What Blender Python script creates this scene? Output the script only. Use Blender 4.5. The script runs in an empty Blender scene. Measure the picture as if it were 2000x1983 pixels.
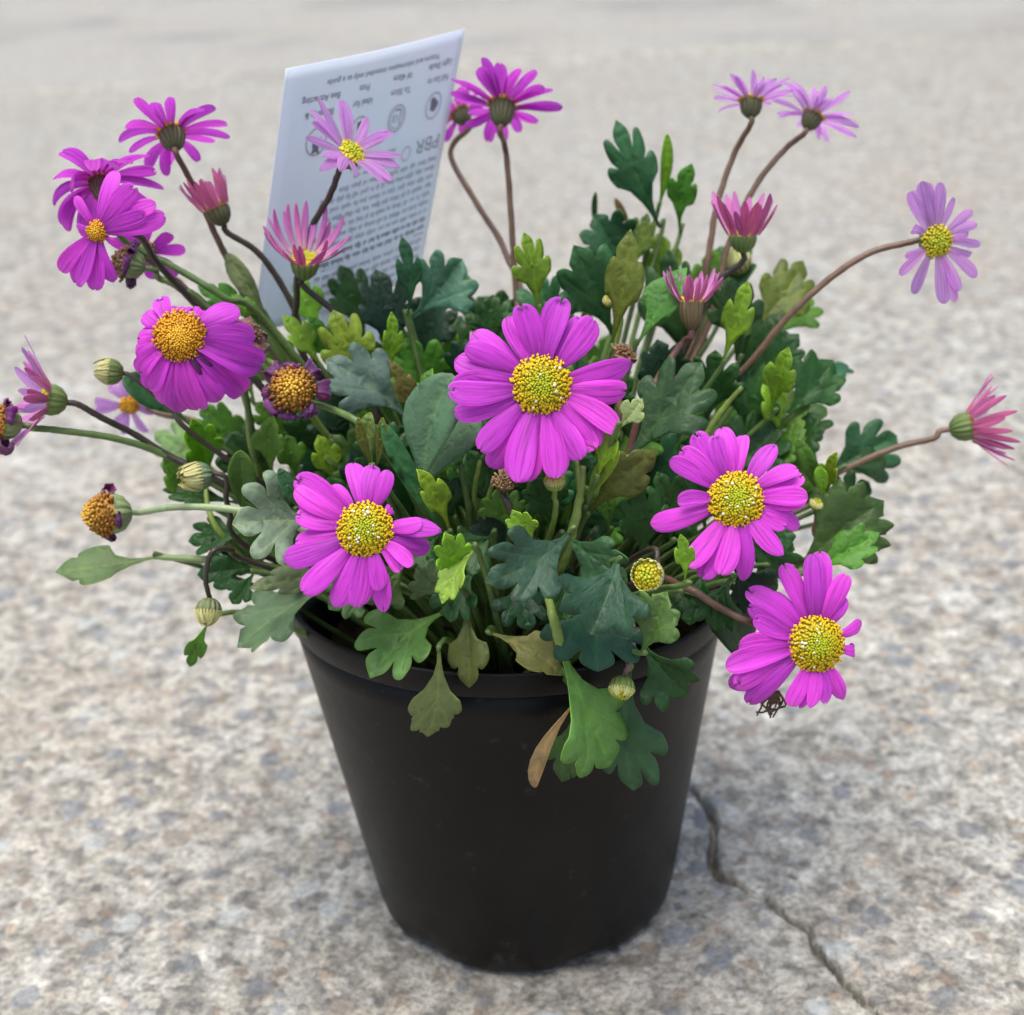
import bpy, math, random
import numpy as np
from mathutils import Vector, Matrix
from mathutils.geometry import delaunay_2d_cdt
random.seed(11)
rng = np.random.default_rng(5)
R = math.radians
scene = bpy.context.scene
COL = scene.collection

# ------------------------------------------------------------------ camera
FPX = 2800.0                                   # focal length in pixels of the 2000 px wide photograph
CAM = Vector((0.0031, -0.4212, 0.3338))
PITCH, ROLL = R(24.03), R(-3.6)
VF = Vector((0, math.cos(PITCH), -math.sin(PITCH)))
_r, _u = Vector((1, 0, 0)), Vector((0, math.sin(PITCH), math.cos(PITCH)))
VR = _r * math.cos(ROLL) + _u * math.sin(ROLL)
VU = -_r * math.sin(ROLL) + _u * math.cos(ROLL)
cd = bpy.data.cameras.new('camera'); cam = bpy.data.objects.new('camera', cd); COL.objects.link(cam)
cam.matrix_world = Matrix(((VR.x, VU.x, -VF.x, CAM.x), (VR.y, VU.y, -VF.y, CAM.y), (VR.z, VU.z, -VF.z, CAM.z), (0, 0, 0, 1)))
cd.sensor_fit = 'HORIZONTAL'; cd.sensor_width = 36; cd.lens = FPX / 2000 * 36
cd.clip_start = 0.02; cd.clip_end = 300
cd.dof.use_dof = True; cd.dof.focus_distance = 0.375; cd.dof.aperture_fstop = 13.0
scene.camera = cam

# ------------------------------------------------------------------ sky, soft sun, exposure
SUN_EL, SUN_AZ = R(80), R(215)                  # soft bright sky light from high up
wd = bpy.data.worlds.new('World'); scene.world = wd; wd.use_nodes = True
nt = wd.node_tree; nt.nodes.clear()
sky = nt.nodes.new('ShaderNodeTexSky'); sky.sky_type = 'NISHITA'; sky.sun_disc = False
sky.sun_elevation = SUN_EL; sky.sun_rotation = SUN_AZ; sky.dust_density = 4.0; sky.air_density = 1.0; sky.ozone_density = 0.6
bg = nt.nodes.new('ShaderNodeBackground'); bg.inputs['Strength'].default_value = 0.105
wo = nt.nodes.new('ShaderNodeOutputWorld')
nt.links.new(sky.outputs[0], bg.inputs[0]); nt.links.new(bg.outputs[0], wo.inputs[0])
sd = bpy.data.lights.new('sun', 'SUN'); sd.energy = 1.5; sd.angle = R(45); sd.color = (1.0, 0.97, 0.91)
sun = bpy.data.objects.new('sun', sd); COL.objects.link(sun)
sdir = Vector((math.sin(SUN_AZ) * math.cos(SUN_EL), math.cos(SUN_AZ) * math.cos(SUN_EL), math.sin(SUN_EL)))
sun.rotation_euler = sdir.to_track_quat('Z', 'Y').to_euler()
vs = scene.view_settings
scene.display_settings.display_device = 'sRGB'
vs.view_transform = 'Standard'; vs.look = 'None'; vs.gamma = 1; vs.use_curve_mapping = False; vs.exposure = 1.02
cy = scene.cycles; cy.use_adaptive_sampling = True; cy.adaptive_threshold = 0.02; cy.max_bounces = 6; cy.diffuse_bounces = 3; cy.glossy_bounces = 2; cy.transmission_bounces = 4; cy.caustics_reflective = False; cy.caustics_refractive = False

# ------------------------------------------------------------------ helpers
def U(px, py, Y):
    d = VF + VR * ((px - 1000) / FPX) - VU * ((py - 991.5) / FPX)
    return CAM + d * ((Y - CAM.y) / d.y)
def G(px, py, z=0.0):
    d = VF + VR * ((px - 1000) / FPX) - VU * ((py - 991.5) / FPX)
    return CAM + d * ((z - CAM.z) / d.z)
K = 2000 / 1932
def O(x, y, Y): return U(x * K, y * K, Y)
def ray_plane(px, py, C, n):
    d = VF + VR * ((px - 1000) / FPX) - VU * ((py - 991.5) / FPX)
    return CAM + d * ((C - CAM).dot(n) / d.dot(n))
def mpp(p): return (p - CAM).dot(VF) / FPX      # metres per photograph pixel at a point
def view(p, a, b, c):
    t = (CAM - p).normalized()
    return (VR * a + VU * b + t * c).normalized()
def world_origin(o):
    v = Vector((0, 0, 0))
    while o is not None: v = v + o.location; o = o.parent
    return v
def mesh_obj(name, verts, faces, mats, parent=None, origin=None, smooth=True, attrs=None, midx=None, color=None):
    origin = Vector(origin) if origin is not None else Vector((0, 0, 0))
    me = bpy.data.meshes.new(name)
    me.from_pydata([tuple(Vector(v) - origin) for v in verts], [], faces)
    if attrs:
        for k, vals in attrs.items():
            a = me.attributes.new(k, 'FLOAT', 'POINT'); a.data.foreach_set('value', np.asarray(vals, dtype=np.float32))
    for m in (mats if isinstance(mats, (list, tuple)) else [mats]): me.materials.append(m)
    if midx is not None: me.polygons.foreach_set('material_index', np.asarray(midx, dtype=np.int32))
    if smooth: me.polygons.foreach_set('use_smooth', np.ones(len(me.polygons), dtype=bool))
    me.update()
    ob = bpy.data.objects.new(name, me); COL.objects.link(ob)
    if parent is not None:
        ob.parent = parent; ob.location = origin - world_origin(parent)
    else: ob.location = origin
    if color: ob.color = (*color, 1)
    return ob
def tag(o, label=None, cat=None, group=None, kind=None):
    if label: o['label'] = label
    if cat: o['category'] = cat
    if group: o['group'] = group
    if kind: o['kind'] = kind
    return o
def empty(name, loc):
    o = bpy.data.objects.new(name, None); o.empty_display_size = 0.02; COL.objects.link(o); o.location = loc; return o
def catmull(pts, n):
    P = [Vector(p) for p in pts]
    P = [P[0] * 2 - P[1]] + P + [P[-1] * 2 - P[-2]]
    out = []
    for i in range(1, len(P) - 2):
        a, b, c, d = P[i - 1], P[i], P[i + 1], P[i + 2]
        for k in range(n):
            t = k / n
            out.append(0.5 * ((2 * b) + (c - a) * t + (2 * a - 5 * b + 4 * c - d) * t * t + (3 * b - a - 3 * c + d) * t ** 3))
    out.append(P[-2]); return out
def tube(path, r0, r1, sides=7):
    V, F = [], []
    up = Vector((0.31, 0.52, 0.8)).normalized(); n = len(path)
    for i, p in enumerate(path):
        t = (path[min(i + 1, n - 1)] - path[max(i - 1, 0)]).normalized()
        a = t.cross(up)
        a = a.normalized() if a.length > 1e-4 else t.orthogonal().normalized()
        b = t.cross(a); r = (r0 + (r1 - r0) * i / (n - 1)) * (1 + .05 * math.sin(i * 2.3 + r0 * 9e4 + path[0].x * 900)); p = p + a * (r0 * .1 * math.sin(i * 1.7 + path[0].z * 700)) * (0 < i < n - 1)
        for k in range(sides):
            q = 2 * math.pi * k / sides; V.append(p + a * (r * math.cos(q)) + b * (r * math.sin(q)))
    for i in range(n - 1):
        for k in range(sides):
            k2 = (k + 1) % sides
            F.append((i * sides + k, i * sides + k2, (i + 1) * sides + k2, (i + 1) * sides + k))
    F.append(tuple(range(sides - 1, -1, -1))); F.append(tuple((n - 1) * sides + k for k in range(sides)))
    return V, F

# ------------------------------------------------------------------ materials
def srgb(r, g, b):
    f = lambda c: c / 12.92 if c <= 0.04045 else ((c + 0.055) / 1.055) ** 2.4
    return tuple(f(c / 255) for c in (r, g, b))
class NB:
    def __init__(s, name):
        s.m = bpy.data.materials.new(name); s.m.use_nodes = True; s.t = s.m.node_tree; s.t.nodes.clear()
        s.out = s.n('ShaderNodeOutputMaterial')
    def n(s, typ, **kw):
        x = s.t.nodes.new(typ)
        for k, v in kw.items():
            if hasattr(x, k) and k not in ('Scale',): setattr(x, k, v)
        return x
    def l(s, a, b): s.t.links.new(a, b)
    def attr(s, name): return s.n('ShaderNodeAttribute', attribute_name=name).outputs['Fac']
    def math(s, op, a, b=None, clamp=False):
        x = s.n('ShaderNodeMath', operation=op); x.use_clamp = clamp
        for i, v in enumerate((a, b)):
            if v is None: continue
            if isinstance(v, (int, float)): x.inputs[i].default_value = v
            else: s.l(v, x.inputs[i])
        return x.outputs[0]
    def mix(s, fac, a, b, blend='MIX'):
        x = s.n('ShaderNodeMix', data_type='RGBA', blend_type=blend)
        for sock, v in ((x.inputs[0], fac), (x.inputs[6], a), (x.inputs[7], b)):
            if isinstance(v, (int, float)): sock.default_value = v
            elif isinstance(v, tuple): sock.default_value = (*v[:3], 1)
            else: s.l(v, sock)
        return x.outputs[2]
    def noise(s, scale, detail=3, rough=0.5, vec=None):
        x = s.n('ShaderNodeTexNoise'); x.inputs['Scale'].default_value = scale; x.inputs['Detail'].default_value = detail; x.inputs['Roughness'].default_value = rough
        if vec is not None: s.l(vec, x.inputs['Vector'])
        return x.outputs['Fac']
    def ramp(s, fac, stops):
        x = s.n('ShaderNodeValToRGB'); e = x.color_ramp.elements
        while len(e) < len(stops): e.new(0.5)
        for el, (p, c) in zip(e, stops):
            el.position = p; el.color = (*c, 1) if isinstance(c, tuple) else (c, c, c, 1)
        s.l(fac, x.inputs[0]); return x.outputs[0]
    def coord(s, which='Object'): return s.n('ShaderNodeTexCoord').outputs[which]
    def prin(s, color, rough=0.5, spec=0.5, **kw):
        p = s.n('ShaderNodeBsdfPrincipled')
        if isinstance(color, tuple): p.inputs['Base Color'].default_value = (*color[:3], 1)
        else: s.l(color, p.inputs['Base Color'])
        if isinstance(rough, (int, float)): p.inputs['Roughness'].default_value = rough
        else: s.l(rough, p.inputs['Roughness'])
        p.inputs['Specular IOR Level'].default_value = spec
        for k, v in kw.items(): p.inputs[k.replace('_', ' ')].default_value = v
        return p
    def bump(s, h, strength, dist, shader):
        b = s.n('ShaderNodeBump'); b.inputs['Strength'].default_value = strength; b.inputs['Distance'].default_value = dist
        s.l(h, b.inputs['Height']); s.l(b.outputs[0], shader.inputs['Normal'])
    def done(s, shader): s.l(shader, s.out.inputs['Surface']); return s.m
    def translucent(s, p, color, fac):
        t = s.n('ShaderNodeBsdfTranslucent')
        if isinstance(color, tuple): t.inputs[0].default_value = (*color[:3], 1)
        else: s.l(color, t.inputs[0])
        m = s.n('ShaderNodeMixShader'); m.inputs[0].default_value = fac
        s.l(p.outputs[0], m.inputs[1]); s.l(t.outputs[0], m.inputs[2]); return m.outputs[0]

def petal_material(name, top, base, under, fac=0.3):
    b = NB(name); pu, pv, side = b.attr('pu'), b.attr('pv'), b.attr('side')
    oi = b.n('ShaderNodeObjectInfo').outputs['Random']
    comb = b.n('ShaderNodeCombineXYZ'); b.l(b.math('MULTIPLY', pu, 3.2), comb.inputs[0]); b.l(b.math('MULTIPLY', pv, 0.7), comb.inputs[1]); b.l(b.math('MULTIPLY', oi, 40.0), comb.inputs[2])
    st = b.noise(1.6, 4, 0.6, comb.outputs[0])
    streak = b.ramp(st, [(0.30, 0.42), (0.48, 0.92), (0.70, 1.2)])
    c = b.mix(b.ramp(pv, [(0.0, 0.85), (0.22, 0.25), (0.55, 0.0)]), top, base)
    c = b.mix(b.ramp(pv, [(0.75, 0.0), (1.0, 0.15)]), c, b.mix(0.5, top, (0.9, 0.5, 0.85)))
    c = b.mix(side, c, under)
    c = b.mix(0.8, c, streak, 'MULTIPLY')
    hs = b.n('ShaderNodeHueSaturation'); b.l(c, hs.inputs['Color']); b.l(b.math('ADD', b.math('MULTIPLY', oi, 0.034), 0.484), hs.inputs['Hue'])
    b.l(b.math('ADD', b.math('MULTIPLY', oi, 0.3), 0.85), hs.inputs['Value']); c = hs.outputs[0]
    p = b.prin(c, 0.5, 0.35, Sheen_Weight=0.15)
    b.bump(st, 0.5, 0.0004, p)
    return b.done(b.translucent(p, c, fac))
M = {}
M['petal'] = petal_material('petal_magenta', (0.74, 0.058, 0.72), (0.34, 0.012, 0.36), (0.66, 0.16, 0.60))
M['petal_deep'] = petal_material('petal_purple', (0.66, 0.075, 0.68), (0.50, 0.07, 0.36), (0.80, 0.13, 0.74), .6)
M['petal_pale'] = petal_material('petal_lilac', (0.78, 0.38, 0.86), (0.76, 0.50, 0.72), (0.88, 0.46, 0.80), .6)
M['petal_pink'] = petal_material('petal_pink', (0.78, 0.28, 0.70), (0.84, 0.66, 0.54), (0.80, 0.22, 0.48), .42)
M['petal_dry'] = petal_material('petal_withered', (0.12, 0.014, 0.13), (0.10, 0.03, 0.06), (0.17, 0.03, 0.12), 0.12)
M['petal_brown'] = petal_material('petal_brown', (0.24, 0.11, 0.09), (0.2, 0.1, 0.05), (0.3, 0.14, 0.13), 0.1)
M['petal_bud'] = petal_material('petal_bud', (0.86, 0.82, 0.30), (0.42, 0.5, 0.08), (0.84, 0.82, 0.36), 0.25)

def leaf_material(name, rim=False):
    b = NB(name); info = b.n('ShaderNodeObjectInfo'); col = info.outputs['Color']
    edge, vn = b.attr('edge'), b.attr('vein')
    co = b.coord('Object'); n1 = b.noise(110, 4, 0.6, co); n2 = b.noise(900, 2, 0.6, co)
    c = b.mix(1.0, col, b.ramp(n1, [(0.3, (0.86, 0.84, 0.74)), (0.5, (1.2, 1.16, 1.04)), (0.72, (1.5, 1.42, 1.3))]), 'MULTIPLY')
    yel = b.mix(1.0, c, (1.9, 1.7, 1.1), 'MULTIPLY')
    if rim: c = yel
    else:
        c = b.mix(b.ramp(vn, [(0.45, 0.0), (1.0, 0.42)]), c, yel)
        spot = b.ramp(b.noise(230, 2, 0.7, co), [(0.69, 0.0), (0.75, 0.55)])
        c = b.mix(spot, c, (0.09, 0.065, 0.03))
    p = b.prin(c, b.math('ADD', b.math('MULTIPLY', n1, 0.3), 0.34), 0.42)
    h = b.math('ADD', b.math('MULTIPLY', vn, -0.5), b.math('ADD', b.math('MULTIPLY', n1, 1.1), b.math('MULTIPLY', n2, 0.3)))
    b.bump(h, 0.5, 0.0012, p)
    return b.done(b.translucent(p, b.mix(1.0, c, (1.5, 1.6, 0.5), 'MULTIPLY'), 0.32))
M['leaf'] = leaf_material('leaf'); M['leaf_edge'] = leaf_material('leaf_edge', True)
def stem_material():
    b = NB('stem'); col = b.n('ShaderNodeObjectInfo').outputs['Color']; co = b.coord('Object')
    n1 = b.noise(120, 4, 0.6, co)
    c = b.mix(1.0, col, b.ramp(n1, [(0.3, 0.65), (0.6, 1.15)]), 'MULTIPLY')
    p = b.prin(c, 0.45, 0.45); b.bump(b.noise(700, 2, 0.5, co), 0.4, 0.0004, p)
    return b.done(p.outputs[0])
M['stem'] = stem_material()
def calyx_material():
    b = NB('calyx'); col = b.n('ShaderNodeObjectInfo').outputs['Color']; a = b.attr('ang')
    w = b.n('ShaderNodeTexWave'); w.inputs['Scale'].default_value = 1.0
    s = b.math('SINE', b.math('MULTIPLY', a, 15.0)); c = b.mix(b.math('MULTIPLY', b.math('ADD', s, 1.0), 0.22), col, (0.16, 0.19, 0.05))
    p = b.prin(c, 0.55, 0.35); b.bump(s, 0.6, 0.0004, p)
    return b.done(p.outputs[0])
M['calyx'] = calyx_material()
def floret_material(name, inner, outer, white=(0.92, 0.86, 0.62)):
    b = NB(name); t, wh, hh = b.attr('rad'), b.attr('white'), b.attr('hgt')
    c = b.mix(b.ramp(t, [(0.25, 0.0), (0.9, 1.0)]), inner, outer)
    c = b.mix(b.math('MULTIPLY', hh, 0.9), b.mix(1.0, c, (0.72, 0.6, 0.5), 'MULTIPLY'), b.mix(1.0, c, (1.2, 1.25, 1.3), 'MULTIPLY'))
    c = b.mix(wh, c, white)
    p = b.prin(c, 0.55, 0.4)
    return b.done(b.translucent(p, c, 0.12))
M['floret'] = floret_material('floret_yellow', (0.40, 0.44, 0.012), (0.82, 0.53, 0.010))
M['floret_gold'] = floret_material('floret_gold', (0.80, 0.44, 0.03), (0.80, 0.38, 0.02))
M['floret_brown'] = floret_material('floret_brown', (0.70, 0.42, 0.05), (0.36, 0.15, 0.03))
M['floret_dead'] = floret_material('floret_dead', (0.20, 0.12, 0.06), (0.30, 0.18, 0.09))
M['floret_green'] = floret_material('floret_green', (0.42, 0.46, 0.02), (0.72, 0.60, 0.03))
def pot_material():
    b = NB('black_plastic'); co = b.coord('Object'); n1 = b.noise(14, 5, 0.65, co); n2 = b.noise(160, 3, 0.6, co); n3 = b.noise(900, 2, 0.5, co)
    c = b.mix(b.ramp(n1, [(0.42, 0.0), (0.72, 0.55)]), (0.0034, 0.0033, 0.0036), (0.020, 0.018, 0.016))
    c = b.mix(b.ramp(n2, [(0.64, 0.0), (0.72, 0.4)]), c, (0.05, 0.046, 0.04))
    p = b.prin(c, b.math('ADD', b.math('MULTIPLY', b.math('ADD', n1, n2), 0.16), 0.24), 0.2)
    b.bump(b.math('ADD', b.math('MULTIPLY', n3, 0.3), n2), 0.12, 0.0006, p)
    return b.done(p.outputs[0])
M['pot'] = pot_material()
def soil_material():
    b = NB('soil'); co = b.coord('Object'); n = b.noise(260, 5, 0.7, co)
    p = b.prin(b.ramp(n, [(0.3, (0.008, 0.006, 0.004)), (0.7, (0.045, 0.03, 0.02))]), 0.95, 0.1); b.bump(n, 1, 0.003, p)
    return b.done(p.outputs[0])
M['soil'] = soil_material()
def concrete_material(name, far=False):
    b = NB(name); co = b.coord('Object')
    warp = b.n('ShaderNodeTexNoise'); warp.inputs['Scale'].default_value = 220; b.l(co, warp.inputs['Vector'])
    add = b.n('ShaderNodeVectorMath', operation='MULTIPLY_ADD'); b.l(warp.outputs['Color'], add.inputs[0]); add.inputs[1].default_value = (0.005,) * 3; b.l(co, add.inputs[2])
    vec = add.outputs[0]
    big = b.noise(3.0, 3, 0.6, co); mid = b.noise(34, 4, 0.68, co); blot = b.noise(105, 3, 0.6, vec); fine = b.noise(420, 3, 0.65, co)
    cem = b.ramp(mid, [(0.30, (0.34, 0.305, 0.255)), (0.5, (0.45, 0.425, 0.375)), (0.70, (0.58, 0.565, 0.52))])
    cem = b.mix(b.ramp(big, [(0.42, 0.0), (0.66, 0.5)]), cem, (0.44, 0.375, 0.30))
    cem = b.mix(0.9, cem, b.ramp(blot, [(0.34, 0.48), (0.5, 0.98), (0.66, 1.38)]), 'MULTIPLY')
    cem = b.mix(0.75, cem, b.ramp(fine, [(0.32, 0.40), (0.5, 1.0), (0.68, 1.55)]), 'MULTIPLY')
    hts = [fine]
    for sc_, thr, pal, seed in ((165, 0.45, [(0.0, (0.15, 0.145, 0.14)), (0.25, (0.30, 0.22, 0.16)), (0.42, (0.46, 0.46, 0.44)), (0.6, (0.25, 0.26, 0.28)), (0.75, (0.62, 0.58, 0.52)), (0.9, (0.5, 0.38, 0.28))], 0),
                            (82, 0.72, [(0.0, (0.19, 0.20, 0.22)), (0.3, (0.36, 0.30, 0.25)), (0.55, (0.23, 0.25, 0.28)), (0.8, (0.55, 0.58, 0.57))], 7)):
        v = b.n('ShaderNodeTexVoronoi'); v.inputs['Scale'].default_value = sc_; v.inputs['Randomness'].default_value = 1
        off = b.n('ShaderNodeVectorMath', operation='ADD'); off.inputs[1].default_value = (seed * 0.37, seed * 0.71, 0); b.l(vec, off.inputs[0]); b.l(off.outputs[0], v.inputs['Vector'])
        sep = b.n('ShaderNodeSeparateColor'); b.l(v.outputs['Color'], sep.inputs[0])
        inside = b.ramp(v.outputs['Distance'], [(0.34, 1.0), (0.50, 0.0)])
        pick = b.ramp(sep.outputs[1], [(thr, 0.0), (thr + 0.03, 1.0)])
        x = b.n('ShaderNodeValToRGB'); x.color_ramp.interpolation = 'CONSTANT'
        e = x.color_ramp.elements
        while len(e) < len(pal): e.new(0.5)
        for el, (pp, cc) in zip(e, pal): el.position = pp; el.color = (*cc, 1)
        b.l(sep.outputs[0], x.inputs[0])
        f = b.math('MULTIPLY', b.math('MULTIPLY', inside, pick), 0.25 if far else 0.68)
        cem = b.mix(f, cem, b.mix(0.7, x.outputs[0], b.ramp(fine, [(0.3, 0.6), (0.7, 1.4)]), 'MULTIPLY'))
        hts.append(f)
    if far: cem = b.mix(b.ramp(b.noise(1.7, 3, 0.6, co), [(0.5, 0.0), (0.66, 0.75)]), b.mix(0.25, cem, (0.47, 0.45, 0.42)), (0.27, 0.26, 0.24))
    cem = b.mix(1.0, cem, (0.735, 0.75, 0.735), 'MULTIPLY')
    p = b.prin(cem, 0.62, 0.45)
    h = b.math('ADD', b.math('ADD', b.math('MULTIPLY', hts[1], 0.5), b.math('MULTIPLY', hts[2], 0.8)), b.math('MULTIPLY', fine, 0.9))
    b.bump(h, 0.55, 0.0022, p)
    return b.done(p.outputs[0])
M['concrete'] = concrete_material('concrete')
M['concrete_far'] = concrete_material('concrete_far', True)
def card_material():
    b = NB('label_plastic'); n = b.noise(30, 3, 0.5, b.coord('Object'))
    c = b.ramp(n, [(0.3, (0.84, 0.93, 1.0)), (0.7, (0.92, 0.95, 1.0))])
    p = b.prin(c, 0.28, 0.5, Coat_Weight=0.3, Coat_Roughness=0.15)
    return b.done(b.translucent(p, c, 0.42))
M['card'] = card_material()
def plain(name, c, rough=0.5):
    b = NB(name); co = b.coord('Object'); n = b.noise(200, 3, 0.6, co)
    p = b.prin(b.mix(0.4, c, b.ramp(n, [(0.3, 0.7), (0.7, 1.2)]), 'MULTIPLY'), rough, 0.4); return b.done(p.outputs[0])
M['ink'] = plain('ink', (0.22, 0.225, 0.27)); M['ink_light'] = plain('ink_light', (0.50, 0.52, 0.60)); M['ink_pale'] = plain('ink_pale', (0.42, 0.43, 0.53))
def water_material():
    b = NB('water'); p = b.prin((1, 1, 1), 0.02, 0.5, Transmission_Weight=1.0, IOR=1.33); return b.done(p.outputs[0])
M['water'] = water_material()

# ------------------------------------------------------------------ ground with a real crack
def vnoise(x, y, s, seed):
    r = np.random.default_rng(seed); T = r.random((257, 257))
    gx, gy = x * s + 1000.3, y * s + 1000.7
    i, j = np.floor(gx).astype(int), np.floor(gy).astype(int); fx, fy = gx - i, gy - j
    fx = fx * fx * (3 - 2 * fx); fy = fy * fy * (3 - 2 * fy)
    i0, j0, i1, j1 = i % 256, j % 256, (i + 1) % 256, (j + 1) % 256
    return (T[i0, j0] * (1 - fx) + T[i1, j0] * fx) * (1 - fy) + (T[i0, j1] * (1 - fx) + T[i1, j1] * fx) * fy
def seg_dist(x, y, poly):
    best = np.full(x.shape, 9.0)
    for (ax, ay), (bx, by) in zip(poly[:-1], poly[1:]):
        dx, dy = bx - ax, by - ay; t = np.clip(((x - ax) * dx + (y - ay) * dy) / (dx * dx + dy * dy), 0, 1)
        best = np.minimum(best, np.hypot(x - ax - t * dx, y - ay - t * dy))
    return best
ck = [(60, 740), (140, 830), (200, 900), (240, 990), (215, 1100), (240, 1210), (270, 1245), (345, 1262), (400, 1300), (470, 1325), (520, 1380), (600, 1450), (690, 1500), (720, 1570), (800, 1650), (850, 1730), (920, 1800), (1000, 1870), (1060, 1930), (1150, 2030), (1230, 2150)]
ck = [G(1300 + a / 2.447, 1200 + c / 2.447) for a, c in ck]
ck = [(p.x, p.y) for p in ck]
xs0, xs1 = min(p[0] for p in ck) - .006, max(p[0] for p in ck) + .006
ys0, ys1 = min(p[1] for p in ck) - .006, max(p[1] for p in ck) + .006
JOINT = 2.35
def axis(lo, hi, segs):
    a = []
    for (p, q, st) in segs: a.append(np.arange(p, q, st))
    return np.unique(np.round(np.concatenate(a + [np.array([lo, hi])]), 6))
gx = axis(-30, 30, [(-28, -3, 2.5), (-3, -0.6, .15), (-.6, xs0, .004), (xs0, xs1, .0008), (xs1, .6, .004), (.6, 3, .15), (3, 30, 2.5)])
gy = axis(-6, JOINT, [(-6, -0.4, .4), (-.4, ys0, .004), (ys0, ys1, .0009), (ys1, .7, .005), (.7, JOINT, .03)])
X, Yg = np.meshgrid(gx, gy, indexing='ij')
near = np.clip(1.5 - np.hypot(X, Yg), 0, 1)
Z = near * (.0012 * (vnoise(X, Yg, 60, 1) - .5) + .0016 * (vnoise(X, Yg, 130, 2) - .5)) + .006 * (vnoise(X, Yg, 3, 3) - .5) * np.clip(np.hypot(X, Yg) * 3 - .4, 0, 1)
jag = .0006 * (vnoise(X, Yg, 220, 8) - .5) * 2
dist = seg_dist(X + jag, Yg + jag, ck)
wid = .0007 + .0013 * vnoise(X, Yg, 70, 9) ** 2
Z -= .009 * np.clip(1 - np.clip(dist - wid * .4, 0, 1) / wid, 0, 1)
Z -= .0008 * np.exp(-(dist / .004) ** 2)
Z -= .012 * np.clip((Yg - (JOINT - .006 - .02 * vnoise(X, Yg, 4, 6))) / .02, 0, 1)
Z -= .0012
def grid_obj(name, X, Y, Z, mat):
    n, m = X.shape; me = bpy.data.meshes.new(name)
    idx = np.arange(n * m).reshape(n, m)
    F = np.stack([idx[:-1, :-1], idx[1:, :-1], idx[1:, 1:], idx[:-1, 1:]], -1).reshape(-1, 4)
    me.vertices.add(n * m); me.vertices.foreach_set('co', np.stack([X, Y, Z], -1).astype(np.float32).ravel())
    me.loops.add(F.size); me.loops.foreach_set('vertex_index', F.astype(np.int32).ravel())
    me.polygons.add(len(F)); me.polygons.foreach_set('loop_start', np.arange(0, F.size, 4, dtype=np.int32))
    me.polygons.foreach_set('use_smooth', np.ones(len(F), dtype=bool))
    me.update(calc_edges=True); me.validate(); me.materials.append(mat)
    o = bpy.data.objects.new(name, me); COL.objects.link(o); return o
tag(grid_obj('ground', X, Yg, Z, M['concrete']), 'pale speckled concrete slab with a jagged crack', None, None, 'structure')
gx2 = axis(-60, 60, [(-60, -4, 4), (-4, 4, .04), (4, 60, 4)]); gy2 = axis(JOINT + .012, 90, [(JOINT + .012, 4, .02), (4, 8, .3), (8, 90, 6)])
X2, Y2 = np.meshgrid(gx2, gy2, indexing='ij')
edge = JOINT + .012 + .03 * vnoise(X2, 0 * X2, 3, 21)
Y2 = np.where(Y2 < JOINT + .02, edge, Y2 + .03)
Z2 = .012 * (vnoise(X2, Y2, 2.2, 12) - .5) - .002
Z2 = np.where(Y2 <= edge, -.04, Z2)
tag(grid_obj('pavement', X2, Y2, Z2, M['concrete_far']), 'smoother pale concrete paving beyond the joint', None, None, 'structure')

# ------------------------------------------------------------------ pot
PH, RT, RB = .1266, .0722, .0524
TX, TY = -.05, -.075                            # the soft rim sits a little askew
def lathe(prof, n=96):
    V, F = [], []
    for i in range(n):
        a = 2 * math.pi * i / n; c, s = math.cos(a), math.sin(a)
        for (r, z) in prof:
            x, y = r * c, r * s
            if z < .006 and r > RB - .006:
                g = (math.degrees(a) + 360 - 20) % 60 - 30; z = z + .0035 * max(0, 1 - abs(g) / 11) ** .4 if abs(g) < 11 else z
            V.append(Vector((x, y, z + max(0, z / PH) ** 2 * (TX * x + TY * (y + RT)))))
    m = len(prof)
    for i in range(n):
        j = (i + 1) % n
        for k in range(m - 1): F.append((i * m + k, j * m + k, j * m + k + 1, i * m + k + 1))
    return V, F
pot = empty('plant_pot', (0, 0, 0))
tag(pot, 'black plastic nursery pot standing on the cracked concrete', 'plant pot')
def wr(z): return RB + (RT - .0004 - RB) * z / PH
prof = [(.001, .0004), (RB - .004, .0004), (RB - .0012, .0009), (RB, .0028)] + [(wr(z), z) for z in np.linspace(.008, PH - .0080, 14)]
prof += [(wr(PH - .0080) - .0016, PH - .0079)] + [(wr(z) - .0016, z) for z in np.linspace(PH - .02, .008, 8)] + [(.001, .006)]
V, F = lathe(prof); mesh_obj('pot_wall', V, F, M['pot'], pot)
zr = PH - .0078
rim = [(RT - .0022, zr), (RT - .0006, zr), (RT - .0002, zr + .0006), (RT, PH - .0008), (RT - .0003, PH - .0002), (RT - .0009, PH + .0001), (RT - .0016, PH - .0001), (RT - .0020, PH - .0008), (RT - .0022, zr)]
V, F = lathe(rim); mesh_obj('rim', V, F, M['pot'], pot)
SOIL = .094
V, F = [], []
NR, NA = 14, 64
for i in range(NR + 1):
    for k in range(NA):
        a = 2 * math.pi * k / NA; r = max(.0005, (wr(SOIL) - .002) * i / NR)
        V.append(Vector((r * math.cos(a), r * math.sin(a), SOIL - .004 + .006 * random.random())))
for i in range(NR):
    for k in range(NA):
        k2 = (k + 1) % NA; F.append((i * NA + k, (i + 1) * NA + k, (i + 1) * NA + k2, i * NA + k2))
tag(mesh_obj('potting_soil', V, F, M['soil']), 'dark damp potting soil inside the black pot', 'soil', None, 'stuff')

# ------------------------------------------------------------------ the plant: root object and builders
plant = empty('daisy_plant', (0, 0, SOIL))
tag(plant, 'bushy daisy plant with magenta flowers and lobed green leaves growing in the pot', 'plant')

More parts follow.
